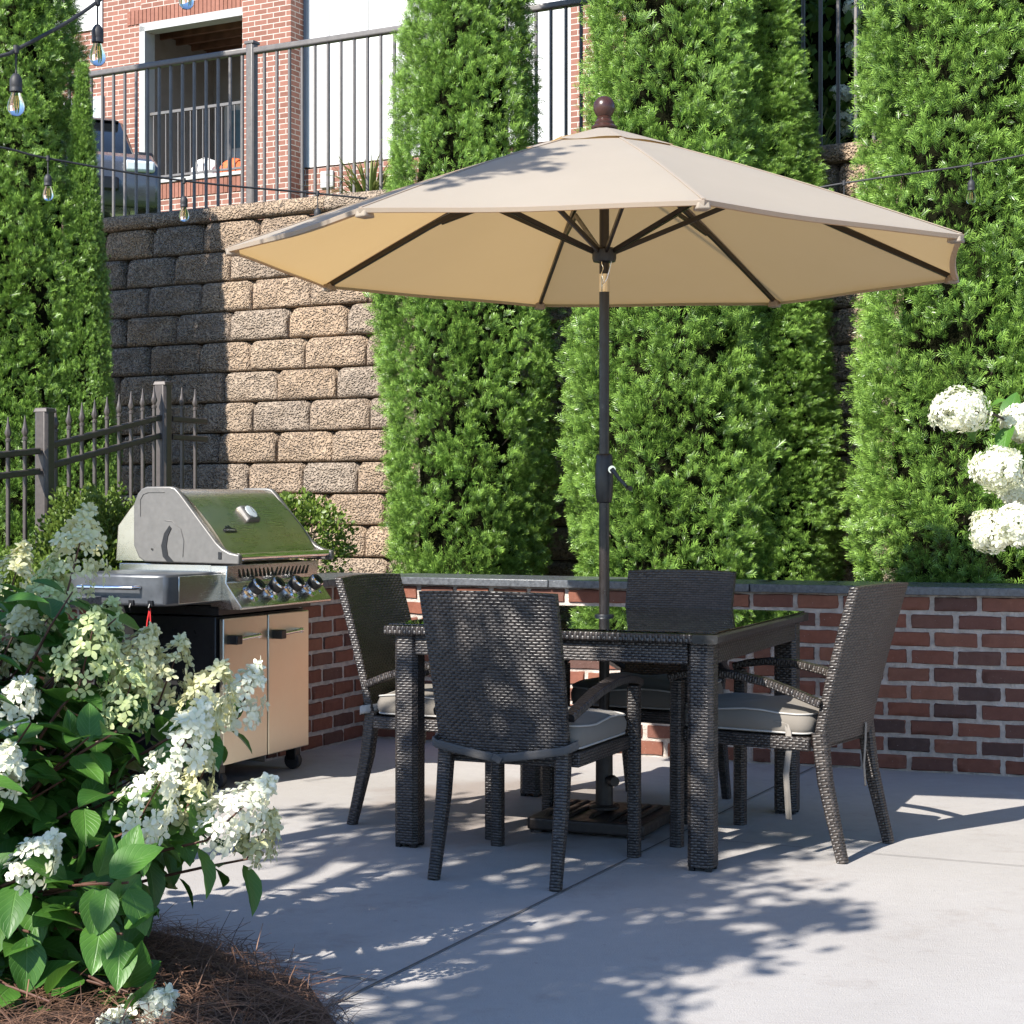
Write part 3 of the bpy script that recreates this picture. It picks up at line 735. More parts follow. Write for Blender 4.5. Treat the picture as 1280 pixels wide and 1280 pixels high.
def make_cushion(mode, seed=0):
    g = random.Random(seed); c = empty('seat_cushion'); z0, h = .407, .08
    ol = rr_outline(.465, .47, .045)
    def ring(ins, z, k=0): 
        out = []
        for x, y in ol:
            f = 1-ins/.235; sag = .006*math.sin(x*17+seed)+.005*math.sin(y*21+seed*2)
            out.append(Vector((x*f, y*f+.028, z+sag*k)))
        return out
    b = MB(); rws = [ring(.2, z0), ring(.02, z0), ring(.004, z0+.006), ring(-.003, z0+h*.3), ring(-.004, z0+h*.6, .5), ring(.004, z0+h-.006, 1), ring(.02, z0+h+.002, 1), ring(.07, z0+h+.010, 1), ring(.14, z0+h+.014, .6), ring(.2, z0+h+.015, .3), ring(.232, z0+h+.015, 0)]
    b.grid(rws, closed=True); b.build('pad', M['cushion'], c, smooth=80)
    for zz, k in ((z0+.008, 0), (z0+h-.004, 1)):
        r = ring(.002, zz, k); r.append(r[0]); MB().tube(r, .0034, 6, caps=False).build('piping', M['piping'], c, smooth=80)
    def ribbon(pts, wd, name, mat, wdir):
        pts = [Vector(p) for p in pts]; wv = Vector(wdir)*wd/2; rws = [[p-wv, p-wv*.3+Vector((.001, .001, 0)), p+wv*.3-Vector((.001, .001, 0)), p+wv] for p in pts]
        return MB().grid(rws).build(name, mat, c, smooth=80, solid=.002)
    if mode == 'wrap':      # ties brought round the back and knotted
        for s in (-1, 1):
            ribbon([(s*.222, -.16, .43), (s*.236, -.22, .428), (s*.232, -.268, .425), (s*.215, -.276, .418), (s*.12, -.281, .402), (s*.05, -.286, .392), (0, -.289, .386)], .026, 'tie_strap', M['strapg'], (0, .05, 1))
        MB().box((0, -.292, .385), (.03, .008, .022), Matrix.Rotation(.5, 3, 'Y')).build('knot', M['strapg'], c, bevel=.003)
    elif mode == 'hang':
        for s, L in ((1, .30), (-1, .22)):
            x = .10 if s < 0 else -.238
            y = -.262 if s < 0 else -.125
            ribbon([(x, y+.03, .452), (x+.004, y, .444), (x+.002*s, y-.012, .42), (x+.006*s, y-.012, .36), (x+.001, y-.004, .28), (x+.006*s, y-.012, .43-L)], .022, 'tie_strap', M['strap'], (.15, 1, 0) if s > 0 else (1, .15, 0))
    else:
        ribbon([(.10, -.205, .43), (.19, -.215, .43), (.226, -.235, .428), (.232, -.262, .424), (.215, -.276, .418), (.17, -.278, .414)], .03, 'tie_strap', M['piping'], (0, .05, 1))
        ribbon([(-.10, -.205, .43), (-.19, -.215, .43), (-.226, -.235, .428), (-.232, -.262, .424), (-.215, -.276, .418), (-.17, -.278, .414)], .03, 'tie_strap', M['piping'], (0, .05, 1))
    return c
ch0 = make_chair()
TC = Vector((.335, 6.39, 0))
spots = [((.070, 5.690), -23.6, 'dark wicker armchair nearest the viewer, its woven back turned to us', 'wrap', 'grey cushion of the nearest chair, its strap tied round the backrest'),
         ((.925, 6.075), 57.0, 'wicker armchair at the right of the table, its taupe back lit by the sun', 'hang', 'grey cushion with white piping and hanging ties on the right chair'),
         ((-.213, 6.49), -114.5, 'wicker armchair at the left of the table facing right', 'short', 'grey cushion with a short white tie on the left chair'),
         ((.535, 6.80), 155.0, 'wicker armchair behind the table by the brick wall, facing us', 'short', 'shaded grey cushion on the chair behind the table')]
for i, ((x, y), a, lab, mode, cl) in enumerate(spots):
    c = ch0 if i == 0 else copy_tree(ch0)
    c.location = (x, y, 0); c.rotation_euler = (0, 0, R(a)); tag(c, lab, 'chair', 'wicker chairs around the table')
    k = make_cushion(mode, i); k.location = (x, y, 0); k.rotation_euler = (0, 0, R(a)); tag(k, cl, 'cushion', 'cushions on the wicker chairs')

# ------------------------------------------------------------------ table
tb = empty('dining_table', TC+Vector((.012, -.035, 0)), R(-22.5), 'square dark wicker dining table with a glass top around the umbrella pole', 'table')
HU, HV = .565, .610
for sx in (-1, 1):
    for sy in (-1, 1):
        x, y = sx*(HU-.045), sy*(HV-.045)
        lg = MB().sweep([(x, y, .012), (x, y, .35), (x, y, .727)], .085, .085, up=(0, 1, 0)).build('leg', M['wicker'], tb)
        for a_, b_ in ((-1, -1), (1, -1), (1, 1), (-1, 1)): MB().box((x+a_*.028, y+b_*.028, .007), (.018, .018, .013)).build('foot', M['black'], lg)
for k in range(4):
    m = Matrix.Rotation(k*math.pi/2, 3, 'Z'); ha, hb_ = (HU, HV) if k % 2 == 0 else (HV, HU)
    q = MB(); q.box(m @ Vector((0, -hb_+.02, .692)), (2*ha-.17, .03, .066), m); q.build('apron', M['wicker'], tb)
    q = MB(); q.sweep([m @ Vector((-ha-.022, -hb_+.02, .741)), m @ Vector((0, -hb_+.02, .741)), m @ Vector((ha+.022-.085, -hb_+.02, .741))], .085, .028); q.build('top_rim', M['wicker'], tb)
q = MB(); q.box((0, 0, .738), (2*HU-.05, 2*HV-.05, .012)); q.build('table_deck', M['wicker'], tb)
q = MB(); q.box((0, 0, .7605), (2*HU+.02, 2*HV+.02, .006)); q.build('glass_top', M['glass'], tb, bevel=.002)
hc = Matrix.Rotation(R(22.5), 3, 'Z') @ Vector((-.012, .035, 0))
q = MB(); q.lathe([(.020, .752), (.034, .752), (.036, .764), (.034, .771), (.021, .772)], hc, seg=24); q.build('hole_ring', M['black'], tb)

# ------------------------------------------------------------------ umbrella
um = empty('patio_umbrella', TC, 0, 'open beige patio umbrella on a dark bronze pole standing through the table', 'umbrella')
def cyl(r0, r1, z0, z1, seg=20): return MB().tube([(0, 0, z0), (0, 0, z1)], [r0, r1], seg)
cyl(.019, .019, .06, 1.22).build('lower_pole', M['bronze'], um)
cyl(.0185, .0185, 1.30, 1.945).build('upper_pole', M['bronze'], um)
hs = MB().lathe([(.019, 1.175), (.027, 1.178), (.031, 1.20), (.033, 1.25), (.033, 1.31), (.030, 1.325), (.030, 1.345), (.026, 1.352), (.019, 1.353)]).build('crank_housing', M['black'], um)
q = MB(); q.tube([(.02, -.03, 1.295), (.025, -.052, 1.295)], .014, 14); q.build('crank_hub', M['chrome'], hs)
q = MB(); q.sweep([(.025, -.055, 1.297), (.05, -.062, 1.262), (.082, -.066, 1.228)], [.016, .013, .011], .009, up=(0, 1, 0)); q.tube([(.080, -.066, 1.230), (.088, -.098, 1.226)], [.008, .009], 10)
q.build('crank_handle', M['black'], hs)
cyl(.0195, .0195, 1.94, 2.005).build('tilt_sleeve', M['chrome'], um)
cyl(.018, .018, 2.0, 2.55).build('mast', M['bronze'], um)
q = MB(); 
for k in range(16):
    z = 2.075-k*.0065; q.tube([(-.008+.003*math.sin(k), -.024, z), (-.008+.003*math.sin(k+1), -.024, z-.007)], .0018, 5)
for k in range(14):
    a = k/13; q.tube([(-.008+.03*a, -.024, 1.97-.02*math.sin(a*3.1)+a*.07), (-.008+.03*(a+.07), -.024, 1.97-.02*math.sin((a+.07)*3.1)+(a+.07)*.07)], .0018, 5)
q.build('pin_chain', M['chrome'], um)
NR = 8; RR = 1.36; ZR = 2.045; ZA = 2.535; PH = 3.302; tilt = .0165
def tl(p): return Vector((p.x+(p.z-2.1)*0, p.y, p.z-tilt*p.x))
def ribp(a, t, dz=0): # t 0..1 along the rib
    z = ZA+(ZR-ZA)*t+.014*math.sin(t*math.pi); return tl(Vector((math.cos(a)*RR*t, math.sin(a)*RR*t, z+dz)))
q = MB()
nt, ns = 14, 10
for k in range(NR):
    a0 = PH-k*math.pi/4; a1 = a0-math.pi/4; rws = []
    for i in range(nt+1):
        t = .012+(1-.012)*i/nt; r = []
        for j in range(ns+1):
            s = j/ns; A = ribp(a0, t); B = ribp(a1, t); p = A.lerp(B, s); sc_ = 4*s*(1-s)
            p -= Vector((p.x, p.y, 0))*(.014*sc_*t**3); p.z += (-.003*t*sc_+.0015*math.sin(s*9+k)*t)
            if i == nt: pass
            r.append(p)
        rws.append(r)
    hem = [Vector((p.x*.997, p.y*.997, p.z-.013)) for p in rws[-1]]; rws.append(hem); rws.append([Vector((p.x*.985, p.y*.985, p.z+.001)) for p in hem])
    q.grid(rws)
cn = q.build('canopy', M['canopy'], um, smooth=30)
q = MB()
for k in range(NR):
    a0 = PH-k*math.pi/4; a1 = a0-math.pi/4; rws = []
    for i in range(6):
        t = .012+.20*i/5; r = []
        for j in range(9):
            s = j/8; p = ribp(a0, t, .008).lerp(ribp(a1, t, .008), s); sc_ = 4*s*(1-s); p -= Vector((p.x, p.y, 0))*(.06*sc_*(i/5)**3); p.z += .007*(i/5)**2*(.3+math.sin(s*math.pi*2+k)*.5); r.append(p)
        rws.append(r)
    q.grid(rws)
q.build('vent_cap', M['canopy'], cn, smooth=30)
for k in range(NR):
    a = PH-k*math.pi/4; MB().sweep([ribp(a, t, .0015) for t in (.04, .2, .4, .6, .8, .995)], .012, .003).build('seam', M['canopy'], cn)
for k in range(NR):
    a = PH-k*math.pi/4; rd = Vector((math.cos(a), math.sin(a), 0)); sd = Vector((-rd.y, rd.x, 0))
    MB().sweep([ribp(a, .04, -.03), ribp(a, .3, -.022), ribp(a, .6, -.016), ribp(a, .97, -.012)], .013, .020).build('rib', M['bronze'], um)
    st = MB().sweep([tl(Vector((0, 0, 2.085))+rd*.035), ribp(a, .27, -.085+.0).lerp(ribp(a, .50, -.03), .5), ribp(a, .55, -.026)], .011, .019).build('strut', M['bronze'], um)
    p = ribp(a, .985, -.018); q = MB(); m = Matrix((rd, sd, Vector((0, 0, 1)))).transposed()
    q.box(p-rd*.008, (.05, .045, .030), m, .75); q.build('rib_pocket', M['canopy'], um, bevel=.006)
MB().lathe([(.018, 2.045), (.040, 2.05), (.044, 2.062), (.044, 2.092), (.036, 2.10), (.019, 2.103)]).build('runner_hub', M['black'], um)
MB().lathe([(.016, 2.535), (.046, 2.532), (.048, 2.538), (.040, 2.546), (.034, 2.549), (.036, 2.556), (.030, 2.562), (.026, 2.568), (.028, 2.572), (.024, 2.576), (.031, 2.584), (.038, 2.598), (.040, 2.612), (.037, 2.628), (.026, 2.643), (.012, 2.650), (0, 2.652)], seg=28).build('finial', M['finial'], um)
# stand
sb = empty('umbrella_base', TC, R(-22), 'heavy square dark brown umbrella stand with ribbed top under the table', 'umbrella stand')
q = MB(); hb = .22
q.prism([(-hb, -hb+.012, .012), (-hb+.012, -hb, .012), (hb-.012, -hb, .012), (hb, -hb+.012, .012), (hb, hb-.012, .012), (hb-.012, hb, .012), (-hb+.012, hb, .012), (-hb, hb-.012, .012)], (0, 0, .043)); q.build('stand_block', M['base'], sb, bevel=.008, seg=3)
for x in (-.16, -.12, -.08, .08, .12, .16, 0): MB().box((x, 0, .0615), (.022, .36 if abs(x) > .01 else .3, .013), taper=.8).build('rib_ridge', M['base'], sb, bevel=.004)
for x in (-.19, .19):
    for y in (-.19, .19): MB().lathe([(.022, 0), (.022, .013)], (x, y, 0), 12).build('foot', M['rubber'], sb)
q = MB(); q.lathe([(.055, .067), (.055, .075), (.032, .082), (.030, .36), (.026, .365), (.020, .365)], seg=24); q.build('sleeve', M['base'], sb)
q = MB(); q.tube([(.02, -.02, .175), (.045, -.045, .175)], [.012, .012], 10); q.tube([(.045, -.045, .175), (.062, -.062, .175)], [.022, .018], 12); q.build('clamp_knob', M['black'], sb)

# ------------------------------------------------------------------ grill
gr = empty('gas_grill', GO, ga, 'stainless gas grill with closed lid and cabinet in the gap of the brick wall', 'grill')
hw = .36
q = MB(); q.box((0, .25, .405), (2*hw-.02, .47, .61)); q.build('cart', M['blackm'], gr, bevel=.004)
for s in (-1, 1):
    d_ = MB(); d_.box((s*.172, -.006, .402), (.335, .022, .60)); dd = d_.build('door', M['door'], gr, bevel=.004)
    h_ = MB(); h_.tube([(s*.172-.115, -.05, .615), (s*.172+.06, -.05, .622)], .008, 12); h_.box((s*.172-.115, -.033, .615), (.03, .04, .03)); h_.box((s*.172+.055, -.033, .621), (.02, .04, .022))
    ho = h_.build('handle', M['chrome'], dd, bevel=.003); q = MB(); q.box((s*.172-.118, -.038, .614), (.042, .052, .038)); q.build('handle_bracket', M['black'], ho, bevel=.004)
q = MB(); q.box((0, .24, .735), (2*hw+.01, .50, .035)); q.build('firebox_trim', M['blackm'], gr)
q = MB(); q.box((0, .26, .84), (2*hw-.01, .46, .17)); q.build('firebox', M['steel'], gr, bevel=.004)
# control panel: slanted wedge
pr_ = [(-.115, .742), (-.120, .752), (-.045, .850), (-.051, .922), (.03, .922), (.03, .742)]
q = MB(); q.prism([(-hw-.005, y, z) for y, z in pr_], (2*hw+.01, 0, 0)); cpn = q.build('control_panel', M['steel'], gr, bevel=.003)
q = MB()
for k in range(18):
    x = -.27+k*.0318; 
    if abs(x) < .01: continue
    sl_ = .008 if x > 0 else -.008
    y, z = -.0485, .886
    q.prism([(x-.0055-sl_, y-.0035, z-.018), (x+.0045-sl_, y-.0035, z-.018), (x+.0055+sl_, y-.0015, z+.018), (x-.0045+sl_, y-.0015, z+.018)], (0, .004, 0))
q.build('vent_slots', M['black'], cpn)
nrm = Vector((0, -.103, .09)).normalized(); mk = nrm.to_track_quat('Z', 'Y').to_matrix()
for i, x in enumerate((-.235, -.08, .08, .235)):
    c_ = Vector((x, -.077, .803)); kb = MB(); kb.lathe([(.042, 0), (.043, .004), (.035, .010), (.028, .012)], c_, 24, mk); kb.lathe([(.028, .010), (.027, .05), (.0310, .053), (.0315, .062), (.028, .066), (0, .066)], c_, 24, mk)
    ko = kb.build('knob', M['chrome'], gr, smooth=35)
    kk = MB(); kk.lathe([(.0282, .024), (.0305, .026), (.0328, .046), (.0328, .056), (.0320, .058)], c_, 24, mk); kk.lathe([(.0270, .0668), (0, .067)], c_, 24, mk); kk.box(c_+nrm*.068, (.006, .034, .006), mk); kk.build('knob_grip', M['black'], ko)
q = MB(); q.lathe([(.010, 0), (.010, .006), (.0, .007)], Vector((.315, -.09, .788)), 14, mk); q.build('igniter_button', M['chrome'], cpn)
# lid
lp = [(-.055, .935), (-.050, .965), (-.022, 1.004), (.0, 1.035), (.04, 1.085), (.09, 1.139), (.14, 1.187), (.175, 1.216), (.20, 1.230), (.23, 1.236), (.30, 1.236), (.36, 1.228), (.44, 1.15), (.50, 1.08), (.51, .935)]
q = MB()
rws = [[Vector((x, y, z)) for y, z in lp] for x in np.linspace(-hw+.01, hw-.01, 7)]; q.grid(rws); q.prism([(-hw+.012, y, z) for y, z in lp], (.004, 0, 0)); q.prism([(hw-.016, y, z) for y, z in lp], (.004, 0, 0))
ld_ = q.build('lid', M['lid'], gr, smooth=50)
sp = [(-.120, .926), (-.120, .966), (-.075, .974), (-.04, .990), (-.010, 1.016), (.165, 1.215), (.19, 1.238), (.215, 1.244), (.33, 1.244), (.355, 1.235), (.375, 1.215), (.395, 1.17), (.395, 1.0), (.37, .95), (.34, .932)]
for s in (-1, 1):
    q = MB(); q.prism([(s*(hw+.012)-.014, y, z) for y, z in sp], (.028, 0, 0)); se = q.build('lid_end', M['cast'], ld_, bevel=.006, seg=3)
    X_ = s*(hw+.0275)
    q = MB(); q.prism([(X_-.0015, y, z) for y, z in [(.195, .935), (.222, .96), (.229, 1.0), (.222, 1.04), (.205, 1.072), (.215, 1.083), (.241, 1.05), (.255, 1.0), (.247, .955), (.225, .933)]], (.003, 0, 0)); q.build('hinge_slot', M['black'], se)
    q = MB(); q.tube([(X_, y, z) for y, z in [(.15, .955), (.145, 1.02), (.16, 1.07), (.20, 1.10), (.24, 1.105)]], .0016, 5); q.tube([(X_, y, z) for y, z in [(.36, 1.12), (.36, 1.19), (.345, 1.212), (.32, 1.22), (.24, 1.22)]], .0016, 5); q.lathe([(.004, -.003), (.004, .003)], (X_, .30, .985), 8, Matrix.Rotation(R(90), 3, 'Y')); q.build('embossed_line', M['cast'], se)
    q = MB(); q.box((X_, -.03, .962), (.003, .016, .03)); q.build('end_slot', M['black'], se, bevel=.001)
q = MB(); q.tube([(-hw, -.098, .955), (hw, -.098, .955)], .016, 16); q.build('lid_handle', M['chrome'], ld_)
q = MB(); q.box((0, -.052, .953), (2*hw-.04, .012, .03)); q.build('lid_lip', M['steel'], ld_)
fn = Vector((0, -.20, .175)).normalized(); mf = Matrix((Vector((1, 0, 0)), Vector((0, .175, .20)).normalized(), fn)).transposed()
gc = Vector((-.01, .078, 1.124)); 
q = MB(); q.box(gc+fn*.010, (.104, .088, .024), mf, .84); gz = q.build('temperature_gauge', M['cast'], ld_, bevel=.007, seg=3)
q = MB(); q.lathe([(.032, .0215), (.032, .0255), (.028, .026), (.0, .026)], gc, 24, mf); q.build('gauge_dial', M['blind'], gz)
q = MB(); q.box(gc+fn*.031+Vector((0, 0, .003)), (.003, .03, .001), mf); q.build('gauge_needle', M['black'], gz)
lc = Vector((-.235, .022, 1.062)); 
q = MB(); bd = [(x*1.35, y*1.35) for x, y in [(-.032, -.008), (.032, -.008), (.034, .002), (.030, .006), (.016, .008), (.006, .020), (-.002, .012), (-.010, .017), (-.018, .008), (-.030, .006), (-.034, .002)]]
q.prism([lc+mf @ Vector((x, y, .001)) for x, y in bd], fn*.003); bg_ = q.build('badge', M['black'], ld_)
cu = bpy.data.curves.new('badge_text', 'FONT'); cu.body = 'NAPOLEON'; cu.size = .0155; cu.align_x = 'CENTER'; cu.align_y = 'CENTER'; cu.extrude = .0003
to = bpy.data.objects.new('tmp_text', cu); COL.objects.link(to)
dg = bpy.context.evaluated_depsgraph_get(); tm = bpy.data.meshes.new_from_object(to.evaluated_get(dg)); bpy.data.objects.remove(to)
tm.materials.clear(); tm.materials.append(M['chrome']); tt = bpy.data.objects.new('badge_lettering', tm); link(tt, bg_)
tt.matrix_local = Matrix.Translation(lc+fn*.0045+mf @ Vector((0, -.001, 0))) @ mf.to_4x4()
# side shelves
def shelf(s):
    r = []; x0, x1 = hw+.0, hw+.385
    ol = [(x0, -.02), (x1-.06, -.02), (x1-.02, -.005), (x1, .04), (x1, .42), (x1-.02, .46), (x1-.06, .475), (x0, .475)]
    q = MB(); q.prism([(s*x, y, .772) for x, y in ol], (0, 0, .125)); so_ = q.build('side_shelf', M['shelfgrey'], gr, bevel=.012, seg=3)
    q = MB(); q.box((s*(x0+.155), -.0225, .833), (.30, .005, .108)); q.build('shelf_front', M['steel'], so_, bevel=.002)
    q = MB(); q.tube([(s*(x1+.003), .10, .845), (s*(x1+.038), .11, .845), (s*(x1+.038), .37, .845), (s*(x1+.003), .38, .845)], .008, 10); q.build('towel_rail', M['chrome'], so_)
    for y in (.05, .14, .23, .32): 
        q = MB(); q.box((s*(x1+.002), y, .785), (.012, .022, .022)); q.tube([(s*(x1+.008), y, .782), (s*(x1+.016), y, .768), (s*(x1+.010), y, .757)], .003, 6); q.build('tool_hook', M['black'], so_)
    return so_
sl_o = shelf(-1)
q = MB(); q.box((hw+.06, .235, .83), (.10, .44, .03)); q.build('folded_shelf', M['shelfgrey'], gr, bevel=.008)
q = MB(); q.tube([(-hw-.392, .05, .765), (-hw-.394, .045, .70), (-hw-.39, .04, .64)], .003, 6); q.tube([(-hw-.392, .052, .765), (-hw-.394, .062, .71), (-hw-.392, .068, .655)], .003, 6); q.build('tool_loop', M['red'], gr)
for sx in (-1, 1):
    for sy in (.04, .44):
        q = MB(); q.tube([(sx*(hw-.06)-.016, sy, .038), (sx*(hw-.06)+.016, sy, .038)], .038, 20); wh = q.build('caster', M['rubber'], gr, bevel=.004)
        q = MB(); q.box((sx*(hw-.06), sy, .07), (.045, .05, .06)); q.build('caster_fork', M['black'], wh, bevel=.004)

# ------------------------------------------------------------------ hydrangeas
def leaf_template():
    v = []; uv = []; f = []; ny, nx = 8, 4
    for i in range(ny+1):
        t = i/ny; wd = .33*math.sin(math.pi*min(1, t*.97+.03)**.80)**.85*(1 if t < 1 else 0)
        if i == 0: wd = .02
        for j in range(nx+1):
            s = -1+2*j/nx; v.append((s*wd, t, .10*abs(s)*math.sin(math.pi*t)-.22*t*t+.012*((i+j) % 2)*(abs(s) > .9))); uv.append((.5+s*.5, t))
    for i in range(ny):
        for j in range(nx): a = i*(nx+1)+j; f.append((a, a+1, a+nx+2, a+nx+1))
    return v, f, uv
LF = leaf_template()
def floret_template():
    v = []; f = []
    for k in range(4):
        a = k*math.pi/2+.1*k; c, s = math.cos(a), math.sin(a)
        pts = [(.04, 0, 0), (.25, .24, .05), (.55, .30, .13), (.56, -.30, .11), (.25, -.24, .04), (1.0-.02*k, .10, .10+.03*k), (.98, -.14, .12)]
        n = len(v)
        for x, y, z in pts: v.append((x*c-y*s, x*s+y*c, z))
        f += [(n, n+1, n+2, n+3), (n, n+3, n+4, n+4), (n+2, n+5, n+6, n+3)]
    f = [q for q in f if len(set(q)) == 4]+[(k*7, k*7+3, k*7+4, k*7) for k in ()]
    return v, f
FV, FF = floret_template()
FTIP = [min(1, math.hypot(x, y)) for x, y, z in FV]
def rotframe(axis_pts, n_): pass
def panicle(parent, base, tip, wid, mat, seed, nfl=95, stemmat='redstem', ball=False):
    g = np.random.default_rng(seed); base = np.array(base, float); tip = np.array(tip, float); ax = tip-base; L = np.linalg.norm(ax); ax /= L
    t1 = np.cross(ax, [.3, .9, .1]); t1 /= np.linalg.norm(t1); t2 = np.cross(ax, t1)
    if ball:
        d = unit(nfl); c = (base+tip)/2; lop = 1+.10*np.sin(d[:, 0]*3+seed)+.08*np.sin(d[:, 2]*4+seed*2)+.07*np.sin(d[:, 1]*5+seed*3); pos = c+d*(wid*g.uniform(.80, 1.06, nfl)*lop)[:, None]*np.array([1, 1, .86]); nr = d+unit(nfl)*.35
    else:
        t = g.uniform(0, 1, nfl)**.85; th = g.uniform(0, 2*np.pi, nfl); r = wid*(np.sin(np.pi*np.clip(t*.86+.12, 0, 1))**.7)*(1.05-.55*t)*g.uniform(.72, 1.12, nfl)
        out = np.cos(th)[:, None]*t1+np.sin(th)[:, None]*t2; pos = base+ax*(t*L)[:, None]+out*r[:, None]; nr = out+ax*(.25+.6*t[:, None])+unit(nfl)*.45
    fr = frames(unit(nfl), nr)      # normal is column 2
    z = nr/np.linalg.norm(nr, axis=1, keepdims=True); x = np.cross(unit(nfl), z); x /= np.linalg.norm(x, axis=1, keepdims=True); y = np.cross(z, x); fr = np.stack([x, y, z], 2)
    # a few tiny unopened buds among the open florets
    nb = 70; ti = g.integers(0, nfl, nb); ctr = (base+tip)/2
    pos = np.concatenate([pos, ctr+(pos[ti]-ctr)*g.uniform(.55, .95, nb)[:, None]+unit(nb)*.008]); fr = np.concatenate([fr, fr[ti]])
    scl = np.concatenate([g.uniform(.0165, .026, nfl)*(1.0 if not ball else .68), g.uniform(.003, .006, nb)])
    return scatter('flower_head', FV, FF, None, pos, fr, scl, g.uniform(0, 1, nfl+nb), mat, parent, tip=np.array(FTIP), smooth=True)
def leafy(parent, stems, g, nmax, size=(.09, .14), skip=.18, mat='hleaf', spread=1.0):
    """opposite leaf pairs along every stem; the whole leafage of the shrub is one part"""
    pos = []; dr = []; up = []
    for (pts, lo, hi, n) in stems:
        for i in range(n):
            t = lo+(hi-lo)*(i+g.uniform(-.2, .2))/max(1, n-1); t = min(max(t, 0), .999); k = t*(len(pts)-1); a = int(k); p = np.array(pts[a])*(1-(k-a))+np.array(pts[min(a+1, len(pts)-1)])*(k-a)
            ax = np.array(pts[min(a+1, len(pts)-1)])-np.array(pts[a]); ax /= np.linalg.norm(ax); th = i*math.pi/2+g.uniform(-.4, .4)
            t1 = np.cross(ax, [.2, .3, .9]); t1 /= np.linalg.norm(t1)+1e-9; t2 = np.cross(ax, t1)
            for s in (-1, 1):
                o = (math.cos(th)*t1+math.sin(th)*t2)*s; d = o*spread+ax*.35+np.array([0, 0, -.10])+g.normal(size=3)*.18
                pos.append(p+o*.012); dr.append(d); up.append(np.array([0, 0, 1.])+ax*.4+g.normal(size=3)*.25)
    pos, dr, up = map(np.array, (pos, dr, up)); N = len(pos)
    return scatter('foliage', LF[0], LF[1], LF[2], pos, frames(dr, up), g.uniform(size[0], size[1], N), g.uniform(0, 1, N), M[mat], parent)

hy = empty('panicle_hydrangea', (-1.42, 4.15, .08), 0, 'large hydrangea with cone-shaped creamy flower heads in the left foreground', 'flowering shrub'); HB = np.array([-1.42, 4.15, .08])
g = np.random.default_rng(11)
# (px, py of head middle, distance, half width m, height m, material, lean)
heads = [(97, 690, 4.35, .092, .23, 'petal'), (62, 745, 4.35, .085, .17, 'petalg'), (18, 722, 4.6, .07, .17, 'petal'), (126, 790, 4.25, .080, .16, 'petalg'), (30, 800, 4.2, .085, .16, 'petal'), (110, 812, 4.05, .09, .18, 'petalg'),
         (172, 822, 4.15, .075, .15, 'petal'), (212, 842, 4.2, .08, .17, 'petal'), (262, 868, 4.15, .075, .16, 'petal'), (308, 868, 4.2, .065, .16, 'petalw'), (22, 882, 4.0, .07, .13, 'petalw'), (160, 868, 4.1, .08, .16, 'petalg'),
         (232, 925, 3.95, .075, .19, 'petalw'), (188, 1000, 3.85, .075, .17, 'petalw'), (245, 985, 4.0, .06, .16, 'petal'), (300, 1012, 3.95, .07, .20, 'petalw'), (325, 1045, 4.1, .055, .13, 'petal'), (5, 960, 3.8, .06, .12, 'petalw'), (48, 1072, 3.7, .055, .12, 'petalw'),
         (192, 1262, 3.6, .05, .11, 'petalw'), (140, 1290, 3.55, .05, .10, 'petalw'), (75, 850, 4.3, .08, .16, 'petal'), (-30, 820, 4.2, .08, .16, 'petal'), (-40, 1000, 3.9, .07, .15, 'petal')]
sb_ = MB(); stems = []
for i, (px, py, d, wd, h, mt) in enumerate(heads):
    c = np.array(P(px, py, d)); ln = (c-(HB+np.array([0, 0, .2]))); ln[2] = abs(ln[2])*.6+.35; ln /= np.linalg.norm(ln); ln = ln*.6+np.array([0, 0, .5])+g.normal(size=3)*.12; ln /= np.linalg.norm(ln)
    b0, b1 = c-ln*h/2-HB, c+ln*h/2-HB; panicle(hy, b0, b1, wd, M[mt], 100+i, int(34+wd*620))
    st = np.array([(g.uniform(-.15, .15), g.uniform(-.15, .15), 0)]); mid = (st[0]*.3+b0*.7)*np.array([.75, .75, 1.05]); pts = []
    for t in np.linspace(0, 1, 9): pts.append(tuple((1-t)**2*st[0]+2*t*(1-t)*mid+t*t*b0))
    pts.append(tuple(b1-ln*h*.15)); sb_.tube(pts, [.007]*3+[.005]*3+[.0038]*2+[.003, .0015], 6); stems.append((pts[:9], .38, .985, 8))
for i in range(165):      # leafy shoots without flowers
    a = g.uniform(0, 2*np.pi); zz = g.uniform(.12, .98); r_ = g.uniform(.2, 1)**.6*(.62 if zz < .7 else .48); e_ = np.array([math.cos(a)*r_*1.05+(.06 if zz < .6 else 0), math.sin(a)*r_*.8, zz*.92])
    wpt = e_+HB; sxp = 640+FPX*wpt[0]/wpt[1]; syp = HY+FPX*(EYE-wpt[2])/wpt[1]
    lim = 325 if 880 < syp < 1060 else (250 if syp >= 1060 else 230)
    if syp > 1150: lim = 185
    if sxp > lim: e_[0] -= (sxp-lim)/FPX*wpt[1]
    st = np.array([g.uniform(-.15, .15), g.uniform(-.15, .15), 0]); mid = (st*.4+e_*.6)*np.array([.7, .7, 1.15]); pts = [tuple((1-t)**2*st+2*t*(1-t)*mid+t*t*e_) for t in np.linspace(0, 1, 8)]
    sb_.tube(pts, [.006]*3+[.004]*3+[.003, .002], 6); stems.append((pts, .35, 1.0, 7))
